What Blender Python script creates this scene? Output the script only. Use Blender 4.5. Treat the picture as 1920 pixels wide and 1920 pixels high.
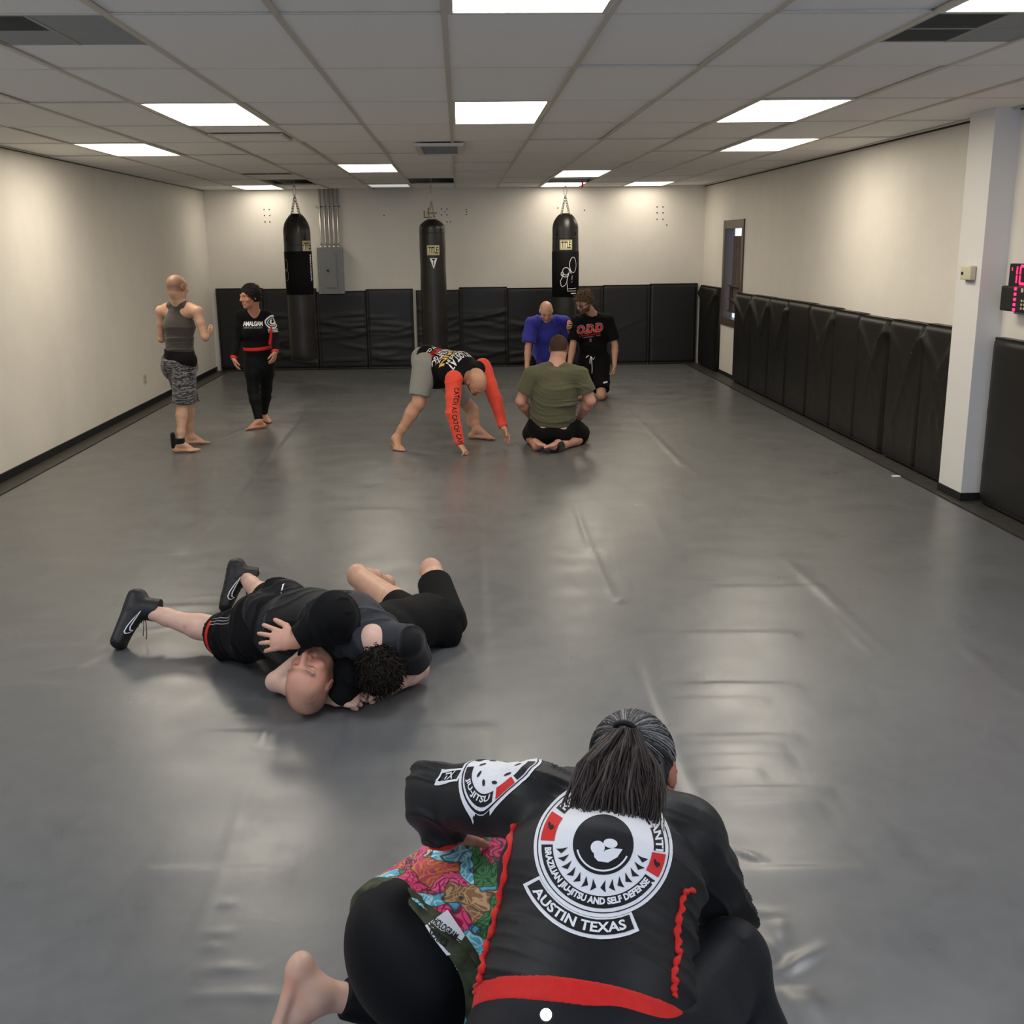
import bpy, bmesh, math, random
import numpy as np
from mathutils import Vector
from mathutils.bvhtree import BVHTree
for o in list(bpy.data.objects): bpy.data.objects.remove(o)
scene = bpy.context.scene
COL = scene.collection
PI = math.pi
rng = np.random.default_rng(7); random.seed(7)

# ------------------------------------------------------------------ camera
F, PITCH, YAW, ROLL, CH = 2007.35, .2440, .0452, -.0118, 1.78
_cy, _sy, _cp, _sp = math.cos(YAW), math.sin(YAW), math.cos(PITCH), math.sin(PITCH)
W_ = np.array([_sy*_cp, _cy*_cp, -_sp]); R0 = np.array([_cy, -_sy, 0.]); U0 = np.cross(R0, W_)
R_ = R0*math.cos(ROLL)+U0*math.sin(ROLL); U_ = -R0*math.sin(ROLL)+U0*math.cos(ROLL)
CAM = np.array([0, 0, CH])
cd = bpy.data.cameras.new('camera'); cam = bpy.data.objects.new('camera', cd); COL.objects.link(cam)
cd.sensor_fit = 'HORIZONTAL'; cd.sensor_width = 36; cd.lens = 36*F/1920; cd.clip_start = .05
from mathutils import Matrix
cam.matrix_world = Matrix(((R_[0], U_[0], -W_[0], 0), (R_[1], U_[1], -W_[1], 0), (R_[2], U_[2], -W_[2], CH), (0, 0, 0, 1)))
scene.camera = cam
def ray(x, y): return W_+(x-960)/F*R_+(960-y)/F*U_
def at(x, y, Y):                       # point seen at x, y whose depth along the room is Y
    d = ray(x, y); return CAM+d*Y/d[1]
def atz(x, y, z=0.):                   # point seen at x, y on the horizontal plane z
    d = ray(x, y); return CAM+d*(z-CH)/d[2]
def atx(x, y, X):
    d = ray(x, y); return CAM+d*X/d[0]

# ------------------------------------------------------------------ world, exposure
wd = bpy.data.worlds.new('world'); scene.world = wd; wd.use_nodes = True
bg = wd.node_tree.nodes['Background']; bg.inputs[0].default_value = (.56, .68, .92, 1); bg.inputs[1].default_value = 2.3
vs = scene.view_settings; vs.view_transform = 'Standard'; vs.look = 'None'; vs.gamma = 1; vs.use_curve_mapping = False
vs.exposure = 0.42
LAMP = 11.5          # troffer diffuser emission
# ------------------------------------------------------------------ object helpers
def V(*a): return np.array(a if len(a) > 1 else a[0], float)
def un(v): v = np.asarray(v, float); return v/max(np.linalg.norm(v), 1e-9)
def tag(o, label=None, cat=None, group=None, kind=None):
    if label: o['label'] = label
    if cat: o['category'] = cat
    if group: o['group'] = group
    if kind: o['kind'] = kind
    return o
def thing(name, label, cat, loc=(0, 0, 0), group=None):
    o = bpy.data.objects.new(name, None); o.location = [float(c) for c in loc]; o.empty_display_size = .1
    COL.objects.link(o); tag(o, label, cat, group); return o
def world_loc(o):
    v = Vector((0, 0, 0))
    while o is not None: v += o.location; o = o.parent
    return v
def mesh_np(name, verts, faces, mat, parent=None, smooth=True, tint=None, loc=None, raw=False):
    """verts world coords (n,3); faces (m,4) or (m,3) array or list of lists; becomes ONE object whose origin is at its parent's"""
    me = bpy.data.meshes.new(name); verts = np.asarray(verts, np.float32)
    off = np.array(world_loc(parent)) if parent is not None else (np.array(loc, float) if loc is not None else np.zeros(3))
    verts = verts-(0 if raw else off)
    if isinstance(faces, np.ndarray):
        m, k = faces.shape
        me.vertices.add(len(verts)); me.vertices.foreach_set('co', verts.astype(np.float32).ravel())
        me.loops.add(m*k); me.loops.foreach_set('vertex_index', faces.astype(np.int32).ravel())
        me.polygons.add(m); me.polygons.foreach_set('loop_start', np.arange(0, m*k, k, dtype=np.int32))
        me.update(calc_edges=True); me.validate()
    else:
        me.from_pydata([tuple(map(float, v)) for v in verts], [], faces); me.update()
    me.polygons.foreach_set('use_smooth', [smooth]*len(me.polygons))
    if tint is not None:
        a = me.color_attributes.new('Tint', 'FLOAT_COLOR', 'POINT')
        a.data.foreach_set('color', np.concatenate([tint, np.ones((len(tint), 1))], 1).astype(np.float32).ravel())
    if mat: me.materials.append(mat)
    o = bpy.data.objects.new(name, me); COL.objects.link(o)
    if parent is not None: o.parent = parent
    elif loc is not None: o.location = [float(c) for c in loc]
    return o
class MB:
    """collects boxes, tubes, lathes; build() links them as one object"""
    def __init__(s): s.v = []; s.f = []
    def add(s, v, f):
        n = len(s.v); s.v += [tuple(map(float, p)) for p in v]; s.f += [[i+n for i in q] for q in f]; return s
    def box(s, a, b, bev=0.):
        (x0, y0, z0), (x1, y1, z1) = a, b
        if bev <= 0:
            return s.add([(x0, y0, z0), (x1, y0, z0), (x1, y1, z0), (x0, y1, z0), (x0, y0, z1), (x1, y0, z1), (x1, y1, z1), (x0, y1, z1)],
                [[0, 3, 2, 1], [4, 5, 6, 7], [0, 1, 5, 4], [1, 2, 6, 5], [2, 3, 7, 6], [3, 0, 4, 7]])
        bm = bmesh.new(); bmesh.ops.create_cube(bm, size=1)
        for v in bm.verts: v.co = Vector(((x0+x1)/2+v.co.x*(x1-x0), (y0+y1)/2+v.co.y*(y1-y0), (z0+z1)/2+v.co.z*(z1-z0)))
        bmesh.ops.bevel(bm, geom=list(bm.edges), offset=bev, segments=2, affect='EDGES', profile=.7)
        bm.verts.index_update(); r = s.add([v.co for v in bm.verts], [[v.index for v in f.verts] for f in bm.faces]); bm.free(); return r
    def tube(s, pts, r, n=8, cap=True, flat=1.):
        pts = [V(p) for p in pts]; m = len(pts); rs = r if hasattr(r, '__len__') else [r]*m
        t0 = un(pts[1]-pts[0]); a = un(np.cross(t0, [0, 0, 1] if abs(t0[2]) < .9 else [1, 0, 0])); vs_ = []
        for i in range(m):
            t = un(pts[min(i+1, m-1)]-pts[max(i-1, 0)]); a = un(a-t*np.dot(a, t)); b = np.cross(t, a)
            for k in range(n):
                c, d = math.cos(2*PI*k/n), math.sin(2*PI*k/n); vs_.append(pts[i]+(a*c+b*d*flat)*rs[i])
        fs = [[i*n+k, i*n+(k+1) % n, (i+1)*n+(k+1) % n, (i+1)*n+k] for i in range(m-1) for k in range(n)]
        if cap: fs += [list(range(n))[::-1], [(m-1)*n+k for k in range(n)]]
        return s.add(vs_, fs)
    def ring(s, c, r, rr, axis=(0, 0, 1), up=None, n=16, m=6, sx=1.):
        ax = un(axis); a = un(np.cross(ax, [0, 0, 1] if abs(ax[2]) < .9 else [1, 0, 0])) if up is None else un(up); b = np.cross(ax, a)
        vs_ = []
        for i in range(n):
            q = 2*PI*i/n; d = a*math.cos(q)*sx+b*math.sin(q); dd = un(d)
            for k in range(m):
                w = 2*PI*k/m; vs_.append(V(c)+d*r+dd*rr*math.cos(w)+ax*rr*math.sin(w))
        return s.add(vs_, [[i*m+k, ((i+1) % n)*m+k, ((i+1) % n)*m+(k+1) % m, i*m+(k+1) % m] for i in range(n) for k in range(m)])
    def build(s, name, mat, parent=None, smooth=False, loc=None):
        o = mesh_np(name, np.array(s.v), s.f, mat, parent, smooth, loc=loc)
        return o
# ------------------------------------------------------------------ materials
def mat(name, col=(.8, .8, .8), rough=.6, spec=.5, metal=0., noise=0., nscale=40., bump=0., bscale=200., emit=0., tint=False, sheen=0., coat=0., sss=0., brough=None, ecol=None, objc=True, bdist=.002):
    m = bpy.data.materials.new(name); m.use_nodes = True; nt = m.node_tree; N = nt.nodes; L = nt.links
    b = N['Principled BSDF']; b.inputs['Base Color'].default_value = (*col, 1); b.inputs['Roughness'].default_value = rough
    b.inputs['Specular IOR Level'].default_value = spec; b.inputs['Metallic'].default_value = metal
    if sheen: b.inputs['Sheen Weight'].default_value = sheen; b.inputs['Sheen Roughness'].default_value = .5
    if coat: b.inputs['Coat Weight'].default_value = coat; b.inputs['Coat Roughness'].default_value = .15
    if sss: b.inputs['Subsurface Weight'].default_value = sss; b.inputs['Subsurface Scale'].default_value = .01; b.inputs['Subsurface Radius'].default_value = (1, .35, .2)
    if emit: b.inputs['Emission Color'].default_value = (*(ecol or col), 1); b.inputs['Emission Strength'].default_value = emit
    tc = N.new('ShaderNodeTexCoord'); src = None
    if tint:
        a = N.new('ShaderNodeAttribute'); a.attribute_name = 'Tint'; src = a.outputs['Color']
    if noise:
        n = N.new('ShaderNodeTexNoise'); n.inputs['Scale'].default_value = nscale; n.inputs['Detail'].default_value = 5; L.new(tc.outputs['Object'], n.inputs['Vector'])
        mr = N.new('ShaderNodeMapRange'); mr.inputs[1].default_value = .25; mr.inputs[2].default_value = .75
        mr.inputs[3].default_value = 1-noise; mr.inputs[4].default_value = 1+noise; L.new(n.outputs[0], mr.inputs[0])
        mx = N.new('ShaderNodeMix'); mx.data_type = 'RGBA'; mx.blend_type = 'MULTIPLY'; mx.inputs[0].default_value = 1
        if src: L.new(src, mx.inputs[6])
        else: mx.inputs[6].default_value = (*col, 1)
        L.new(mr.outputs[0], mx.inputs[7]); src = mx.outputs[2]
    if src: L.new(src, b.inputs['Base Color'])
    if bump:
        n = N.new('ShaderNodeTexNoise'); n.inputs['Scale'].default_value = bscale; n.inputs['Detail'].default_value = 3; L.new(tc.outputs['Object'], n.inputs['Vector'])
        bp = N.new('ShaderNodeBump'); bp.inputs['Strength'].default_value = bump; bp.inputs['Distance'].default_value = bdist; L.new(n.outputs[0], bp.inputs['Height']); L.new(bp.outputs[0], b.inputs['Normal'])
    return m
M = {}
M['wall'] = mat('painted_wall', (.74, .705, .64), .55, .3, noise=.03, nscale=3, bump=.35, bscale=30, bdist=.004)
M['pillar'] = mat('painted_pillar', (.72, .71, .69), .5, .4, bump=.4, bscale=25, bdist=.004)
M['tile'] = mat('ceiling_tile', (.86, .845, .82), .95, .1, noise=.10, nscale=260, bump=.4, bscale=300)
M['tbar'] = mat('ceiling_bar', (.58, .54, .46), .5, .4)
M['dark'] = mat('dark_void', (.012, .011, .010), .9, .1)
M['black'] = mat('black_paint', (.012, .012, .012), .55, .3)
M['border'] = mat('border_strip', (.035, .033, .028), .5, .4, noise=.3, nscale=12)
M['lamp'] = mat('lamp_diffuser', (1, .975, .93), .4, .4, emit=LAMP, ecol=(1, .90, .745))
M['lamp_far'] = mat('lamp_diffuser_weaker', (1, .975, .93), .4, .4, emit=LAMP*.42, ecol=(1, .90, .755))
M['lamp_cool'] = mat('lamp_diffuser_cool', (1, .98, .96), .4, .4, emit=LAMP, ecol=(.93, .95, 1))
M['lamp_off'] = mat('lamp_diffuser_dim', (.62, .62, .60), .3, .5, emit=.35, ecol=(1, .98, .95))
M['white_metal'] = mat('white_metal', (.62, .60, .54), .4, .5)
M['grille_grey'] = mat('grille_grey', (.30, .31, .30), .6, .4)
M['grille_dark'] = mat('grille_dark', (.05, .052, .05), .6, .4)
M['vinyl'] = mat('pad_vinyl', (.0095, .0088, .008), .40, .42, noise=.1, nscale=10, bump=.15, bscale=180)
M['bag'] = mat('bag_vinyl', (.016, .014, .013), .36, .45, bump=.2, bscale=120)
M['sleeve_wrap'] = mat('bag_wrap', (.004, .004, .005), .8, .15)
M['chain'] = mat('steel_chain', (.45, .43, .38), .35, .5, metal=.9)
M['steel'] = mat('galvanised_steel', (.55, .54, .50), .35, .5, metal=.75, noise=.12, nscale=30)
M['box_grey'] = mat('grey_enamel', (.22, .23, .235), .45, .4)
M['label_cream'] = mat('label_cream', (.72, .66, .40), .5, .3)
M['print_white'] = mat('print_white', (.78, .78, .80), .55, .3)
M['print_grey'] = mat('print_grey', (.28, .28, .28), .6, .3)
M['print_black'] = mat('print_black', (.008, .008, .010), .6, .3)
M['print_red'] = mat('print_red', (.62, .018, .016), .55, .3)
M['print_yellow'] = mat('print_yellow', (.72, .42, .06), .55, .3)
M['print_dimblue'] = mat('print_dimblue', (.10, .10, .34), .6, .3)
M['frame_brown'] = mat('window_frame', (.085, .065, .05), .4, .4)
M['curtain'] = mat('curtain_cloth', (.14, .11, .095), .8, .2, noise=.15, nscale=20)
M['plastic'] = mat('cream_plastic', (.58, .55, .40), .4, .4)
M['led'] = mat('led_red', (.9, .02, .06), .4, .4, emit=4.5, ecol=(1, .01, .06))
M['rust'] = mat('torn_paint', (.26, .17, .08), .8, .2, noise=.6, nscale=40)
def skin(name, base, blotch=.08):
    return mat(name, base, .48, .45, tint=True, noise=blotch, nscale=26, bump=.12, bscale=160, sss=.10, bdist=.001)
M['skin'] = skin('skin', (.6, .4, .3))
def cloth(name, col, rough=.85, bump=.25, noise=.08, sheen=.15, spec=.2): return mat(name, col, rough, spec, noise=noise, nscale=60, bump=bump, bscale=700, sheen=sheen, bdist=.001)
M['c_tank'] = cloth('tank_cloth', (.060, .052, .046)); M['c_black'] = cloth('black_cloth', (.0055, .0055, .006), sheen=.02, spec=.12)
M['c_legging'] = cloth('legging_cloth', (.004, .004, .005), .6, sheen=.015, spec=.15); M['c_navy'] = cloth('dark_navy_legging', (.0055, .0065, .0095), .55, sheen=.03, spec=.2)
M['c_grey'] = cloth('grey_short_cloth', (.25, .25, .225)); M['c_orange'] = cloth('orange_sleeve_cloth', (.75, .075, .042), .7)
M['c_blue'] = cloth('blue_tee', (.035, .037, .30)); M['c_green'] = cloth('olive_tee', (.092, .092, .052)); M['c_charcoal'] = cloth('charcoal_tee', (.026, .028, .034), .75)
M['c_tint'] = mat('two_tone_tee', (.02, .02, .02), .75, .2, tint=True, noise=.06, nscale=60, bump=.25, bscale=700, sheen=.1, bdist=.001)
M['c_rash'] = cloth('rash_guard', (.0085, .0085, .009), .50, sheen=.03, spec=.28)
M['c_red'] = cloth('red_band', (.62, .018, .014), .6, sheen=.1)
M['shoe'] = mat('shoe_black', (.008, .008, .009), .5, .4, noise=.2, nscale=30, bump=.3, bscale=200); M['sole'] = mat('shoe_sole', (.02, .02, .022), .7, .3)
M['brace'] = cloth('ankle_brace', (.006, .006, .006)); M['glass_frame'] = mat('spectacle_frame', (.01, .01, .012), .3, .5)
M['eye'] = mat('eye', (.55, .5, .45), .2, .5); M['lens'] = mat('spectacle_lens', (.12, .12, .13), .08, .6)
def hairmat(name, a, b, rough=.42):
    m = mat(name, a, rough, .5); nt = m.node_tree; N = nt.nodes; L = nt.links
    at_ = N.new('ShaderNodeAttribute'); at_.attribute_name = 'Tint'; L.new(at_.outputs['Color'], N['Principled BSDF'].inputs['Base Color']); return m
M['hair'] = hairmat('hair', (.02, .015, .01), None, .5); M['hair'].node_tree.nodes['Principled BSDF'].inputs['Specular IOR Level'].default_value = .35
M['hair_rough'] = hairmat('hair_soft', (.02, .015, .01), None, .7); M['hair_rough'].node_tree.nodes['Principled BSDF'].inputs['Specular IOR Level'].default_value = .15
# floor vinyl: colour, faint scuffs and cloth grain
def floor_mat():
    m = mat('mat_cover_vinyl', (.106, .110, .112), .3, .75); nt = m.node_tree; N = nt.nodes; L = nt.links; b = N['Principled BSDF']
    tc = N.new('ShaderNodeTexCoord')
    def noise(sc, det=4, stretch=(1, 1, 1)):
        mp = N.new('ShaderNodeMapping'); mp.inputs['Scale'].default_value = stretch; L.new(tc.outputs['Object'], mp.inputs[0])
        n = N.new('ShaderNodeTexNoise'); n.inputs['Scale'].default_value = sc; n.inputs['Detail'].default_value = det; L.new(mp.outputs[0], n.inputs[0]); return n.outputs[0]
    def mr(s, a, b_, c, d):
        q = N.new('ShaderNodeMapRange'); q.inputs[1].default_value = a; q.inputs[2].default_value = b_; q.inputs[3].default_value = c; q.inputs[4].default_value = d; L.new(s, q.inputs[0]); return q.outputs[0]
    def mul(a, b_):
        q = N.new('ShaderNodeMath'); q.operation = 'MULTIPLY'; L.new(a, q.inputs[0]); L.new(b_, q.inputs[1]); return q.outputs[0]
    v = mul(mr(noise(.8), .3, .7, .93, 1.07), mr(noise(14, 6), .3, .7, .95, 1.05))
    scuff = mr(noise(9, 8, (1, .25, 1)), .58, .80, 1, .80); v = mul(v, scuff)
    mx = N.new('ShaderNodeMix'); mx.data_type = 'RGBA'; mx.blend_type = 'MULTIPLY'; mx.inputs[0].default_value = 1; mx.inputs[6].default_value = (.106, .110, .112, 1)
    L.new(v, mx.inputs[7]); L.new(mx.outputs[2], b.inputs['Base Color'])
    L.new(mr(noise(3.5, 5), .3, .7, .27, .37), b.inputs['Roughness'])
    ad = N.new('ShaderNodeMath'); ad.operation = 'ADD'; L.new(mr(noise(600, 2), 0, 1, 0, .25), ad.inputs[0]); L.new(mr(noise(5, 3), 0, 1, 0, 3.), ad.inputs[1])
    bp = N.new('ShaderNodeBump'); bp.inputs['Strength'].default_value = .5; bp.inputs['Distance'].default_value = .001; L.new(ad.outputs[0], bp.inputs['Height']); L.new(bp.outputs[0], b.inputs['Normal'])
    return m
M['floor'] = floor_mat()

# ------------------------------------------------------------------ room shell
XL, XR, YB, ZC = -3.70, 3.68, 16.42, 2.608
YF = -3.1
def struct(o, label=None): o['kind'] = 'structure'; (o.__setitem__('label', label) if label else None); return o
struct(MB().box((XL-.15, YF-.2, -.3), (XL, YB+.15, ZC+.3)).build('wall_left', M['wall']))
wall_back = struct(MB().box((XL-.15, YB, -.3), (XR+.15, YB+.15, ZC+.3)).build('wall_back', M['wall']))
wy0, wy1, wz0, wz1 = 14.10, 15.14, .74, 2.06
w = MB()
w.box((XR, YF-.2, -.3), (XR+.15, wy0, ZC+.3)); w.box((XR, wy1, -.3), (XR+.15, YB+.15, ZC+.3)); w.box((XR, wy0, -.3), (XR+.15, wy1, wz0)); w.box((XR, wy0, wz1), (XR+.15, wy1, ZC+.3))
struct(w.build('wall_right', M['wall']))
# the wall behind the photographer has the shop-front glazing that lets the daylight in
w = MB(); w.box((XL-.15, YF-.2, -.3), (-3.0, YF, ZC+.3)); w.box((3.0, YF-.2, -.3), (XR+.15, YF, ZC+.3)); w.box((-3.0, YF-.2, 2.4), (3.0, YF, ZC+.3)); w.box((-3.0, YF-.2, -.3), (3.0, YF, .35))
for x in (-1.5, 0, 1.5): w.box((x-.04, YF-.12, .35), (x+.04, YF-.04, 2.4))
struct(w.build('wall_front', M['wall']))
struct(MB().box((XL-.15, YF-.2, -.35), (XR+.15, YB+.15, -.045)).build('trim_1', M['border']), 'dark subfloor under and around the mat cover')

# the vinyl cover of the mats: ridges, folds and the joints of the mats underneath, all real relief
fy = [YF+.05]
while fy[-1] < 16.25: fy.append(fy[-1]+min(.045, max(.014, (fy[-1]-.6)*.0052)))
fy = np.array(fy); fx = np.linspace(-3.50, 3.42, 430)
GX, GY = np.meshgrid(fx, fy); GZ = np.zeros_like(GX)
def seg_d(ax, ay, bx, by):
    dx, dy = bx-ax, by-ay; L2 = dx*dx+dy*dy; t = np.clip(((GX-ax)*dx+(GY-ay)*dy)/L2, 0, 1)
    s = ((GX-ax)*dy-(GY-ay)*dx)/math.sqrt(L2); return np.hypot(GX-ax-t*dx, GY-ay-t*dy), t, s
def fold(pts, h, w, taper=True):
    """ridge along pixel path pts (seen in the photograph, lying on the mat)"""
    global GZ
    P = [atz(x, y)[:2] for x, y in pts]; best = np.zeros_like(GX); n = len(P)-1
    for i in range(n):
        d, t, s = seg_d(*P[i], *P[i+1]); tt = (i+t)/n
        a = .62*h*(np.sin(np.clip(tt, .0, 1.)*PI)**.8 if taper else 1)*(.75+.25*np.sin(tt*9+h*4e3))
        v = a*np.exp(-(d/w)**2); best = np.where(np.abs(v) > np.abs(best), v, best)
    GZ = GZ+best
def step(pts, h, w=.012):
    """one sheet lapping over the next: a small smooth step that fades away from the joint"""
    global GZ
    P = [atz(x, y)[:2] for x, y in pts]
    for i in range(len(P)-1):
        d, t, s = seg_d(*P[i], *P[i+1]); ins = (t > 0) & (t < 1)
        GZ = GZ+ins*.6*h*np.sin(np.clip(t, 0, 1)*PI)**.5*(1/(1+np.exp(-np.clip(s/w, -30, 30))))*np.exp(-(s/.12)**2)
step([(905, 740), (905, 1000), (921, 1350), (940, 1700)], .008)
step([(620, 700), (560, 790), (430, 950), (350, 1040)], .013)
fold([(620, 700), (560, 790), (430, 950), (350, 1040)], .004, .02)
fold([(1075, 940), (1100, 1010), (1130, 1080), (1158, 1132)], .008, .02); fold([(1150, 1075), (1200, 1110)], .004, .015)
fold([(1158, 1132), (1175, 1118)], .012, .018)
fold([(1160, 755), (1210, 800), (1260, 850), (1320, 900)], .008, .03); fold([(1235, 830), (1290, 885)], .005, .02)
fold([(1450, 1030), (1530, 1100), (1600, 1165), (1697, 1256)], .009, .035); fold([(1560, 1150), (1650, 1240)], .005, .025)
fold([(1215, 955), (1260, 1030)], .004, .03); fold([(1790, 1200), (1850, 1250), (1920, 1310)], .006, .035)
step([(1180, 1200), (1250, 1400), (1310, 1560), (1400, 1720)], .005); fold([(1180, 1200), (1250, 1400), (1310, 1560)], .003, .012)
for y, x0, x1, h in [(1100, 1320, 1580, .003), (1186, 1230, 1500, .003), (1283, 1225, 1500, .005), (1380, 1270, 1500, .004), (1396, 1265, 1470, .003), (1418, 1280, 1480, .004), (1445, 1290, 1430, .004), (1478, 1310, 1560, .005), (1506, 1315, 1540, .004), (1627, 1380, 1640, .006), (1310, 1240, 1440, .003), (1860, 1450, 1530, .006), (1876, 1460, 1560, .004),
                    (1363, 740, 935, .003), (1372, 370, 560, .003), (1628, 260, 560, .003), (1153, 330, 440, .004), (1160, 370, 460, .004), (1135, 280, 420, .004), (1188, 20, 190, .004), (1210, 40, 200, .004), (1250, 100, 420, .003), (955, 640, 760, .003), (1282, 0, 130, .002)]:
    step([(x0, y), (x1, y-2)], h*1.5, .007); fold([(x0, y), (x1, y-2)], h*.5, .012)
fold([(1345, 1585), (1370, 1625), (1395, 1705)], .012, .014); fold([(1345, 1585), (1400, 1600), (1445, 1622)], .010, .013)
fold([(1395, 1740), (1440, 1790), (1450, 1830)], .012, .022); fold([(1450, 1840), (1500, 1800), (1560, 1768)], .012, .02); fold([(1460, 1720), (1466, 1780)], .008, .02)
fold([(1360, 1700), (1480, 1715)], .005, .018)
for y, a_, b_, h_ in ((1695, 400, 450, .004), (1748, 380, 440, .005), (1776, 375, 420, .004), (1815, 360, 500, .004), (1864, 345, 560, .005)): fold([(a_, y+5), ((a_+b_)/2, y), (b_, y+6)], h_, .02)
fold([(520, 1340), (500, 1370), (485, 1400)], .007, .012); fold([(535, 1345), (522, 1380), (505, 1405)], .006, .01); fold([(480, 1420), (440, 1560), (400, 1680), (350, 1790)], .003, .02)
fold([(418, 1335), (450, 1318), (500, 1320)], .005, .012); fold([(418, 1335), (500, 1343)], .004, .008)
fold([(200, 1225), (140, 1250), (60, 1262)], .006, .03); fold([(210, 1145), (110, 1160), (20, 1160)], .005, .03); fold([(230, 1190), (330, 1175), (400, 1190)], .006, .025)
fold([(480, 795), (440, 812), (410, 825)], .008, .02); fold([(500, 795), (560, 810)], .005, .02); fold([(350, 1120), (520, 1112)], .005, .03)
GZ += .0012*np.sin(GX*2.1+np.sin(GY*1.3)*1.5)*np.sin(GY*1.7+GX)+.0006*np.sin(GX*7+GY*3)*np.sin(GY*5.1)
e = np.minimum(np.minimum(GX+3.5, 3.42-GX), 16.25-GY); GZ = np.where(e < .03, GZ-.012*(1-e/.03)**2, GZ)
GZ[:, 0] = -.05; GZ[:, -1] = -.05; GZ[-1, :] = -.05
ny, nx = GX.shape; idx = np.arange(ny*nx).reshape(ny, nx)
fq = np.stack([idx[:-1, :-1], idx[:-1, 1:], idx[1:, 1:], idx[1:, :-1]], -1).reshape(-1, 4)
fl = mesh_np('floor', np.stack([GX, GY, GZ], -1).reshape(-1, 3), fq, M['floor']); struct(fl, 'grey vinyl mat cover with folds and lapped joints')
def bump_at(x, y):
    i = np.searchsorted(fy, y); j = np.searchsorted(fx, x); return GZ[min(i, ny-1), min(j, nx-1)]

# black borders round the cover, baseboard
struct(MB().box((XL, YF, -.05), (-3.515, YB, -.012)).box((-3.53, YF, -.05), (-3.502, YB, -.002)).build('trim_2', M['border']), 'dark strip between the left wall and the mat cover')
struct(MB().box((3.435, YF, -.05), (XR, YB, -.012)).box((3.422, YF, -.05), (3.447, YB, -.002)).build('trim_3', M['border']), 'dark strip between the right wall and the mat cover')
struct(MB().box((XL, 16.24, -.05), (XR, YB, -.008)).build('trim_4', M['border']), 'dark strip between the back wall and the mat cover')
struct(MB().box((XL, YF, -.045), (XL+.014, YB, .055)).build('baseboard_left', M['black']))
struct(MB().box((XR-.014, YF, -.045), (XR, YB, .03)).build('baseboard_right', M['black']))
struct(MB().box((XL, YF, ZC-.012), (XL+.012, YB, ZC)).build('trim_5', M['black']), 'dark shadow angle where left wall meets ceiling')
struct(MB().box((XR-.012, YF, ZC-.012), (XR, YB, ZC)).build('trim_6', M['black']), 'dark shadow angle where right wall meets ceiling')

# pillar against the right wall
PX, PY0, PY1 = 3.505, 7.22, 7.58
pil = struct(MB().box((PX, PY0, -.04), (XR+.02, PY1, ZC+.02), .004).build('trim_7', M['pillar'], loc=None), 'square white pillar standing out from the right wall')
mb = MB().box((PX-.006, PY0-.006, -.04), (XR, PY1+.006, .045)); struct(mb.build('trim_8', M['black']), 'black skirting round the foot of the pillar')

# ------------------------------------------------------------------ ceiling: plenum slab, tiles, bars
ceil = MB().box((XL-.15, YF-.2, ZC+.28), (XR+.15, YB+.15, ZC+.4)).build('ceiling', M['dark']); struct(ceil)
X0, Y0, TW, TL = -1.865, 4.2577, .61, 1.22
LIGHTS = {(3, 2): 1, (0, 2): 1, (6, 2): 1, (7, 4): 1, (-2, 4): 1, (1, 6): 1, (5, 7): 1, (5, 9): 1, (7, 9): 1, (-2, 9): 1, (1, 9): 0, (3, -1): 1, (6, -1): 1, (0, -3): 1, (6, -4): 1, (-2, -1): 1}
HOLES = [(-1, 8), (2, 8), (5, 8)]
GRILL = {(0, 0): 1, (6, 0): 1, (0, 3): 2, (-1, 7): 1, (6, 6): 2}
tm = {}
def tile_mesh(w, l):
    k = (round(w, 3), round(l, 3))
    if k not in tm:
        o = MB().box((.006, .006, 0), (w-.006, l-.006, .012)).build('ceiling_tile', M['tile']); tm[k] = o.data; bpy.data.objects.remove(o)
    return tm[k]
jmax = 10
for i in range(-4, 10):
    for j in range(-6, jmax):
        x0, x1 = max(X0+i*TW, XL), min(X0+(i+1)*TW, XR); y0, y1 = max(Y0+j*TL, YF), min(Y0+(j+1)*TL, YB)
        if x1-x0 < .03 or y1-y0 < .03: continue
        if (i, j) in LIGHTS: continue
        if (i, j) in HOLES:
            if i == 5: y1 = y0+TL*.35          # only a narrow gap is open beside the lamp
            else: continue
            o = bpy.data.objects.new('ceiling_tile', tile_mesh(x1-x0, y1-y0)); o.location = (x0, y0, ZC); o.parent = ceil; COL.objects.link(o); continue
        if (i, j) in GRILL and GRILL[(i, j)] == 1: y0 = y0+.60*(1 if j == 0 else .5)
        if y1-y0 < .05: continue
        o = bpy.data.objects.new('ceiling_tile', tile_mesh(x1-x0, y1-y0))
        dz = random.choice([0, 0, 0, .003, .006]); o.location = (x0, y0, ZC+dz)
        if random.random() < .16: o.rotation_euler = (random.uniform(-.004, .004), random.uniform(-.008, .008), 0); o.location.z = ZC+.006
        o.parent = ceil; COL.objects.link(o)
for i in range(-3, 10):
    x = X0+i*TW
    if XL < x < XR:
        b = MB().box((x-.012, YF, ZC-.006), (x+.012, YB, ZC+.003)).box((x-.002, YF, ZC), (x+.002, YB, ZC+.03)).build('ceiling_bar', M['tbar'], ceil)
for j in range(-5, 10):
    y = Y0+j*TL
    b = MB().box((XL, y-.006, ZC-.002), (XR, y+.006, ZC+.0025)).build('ceiling_bar', M['tbar'], ceil)
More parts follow.
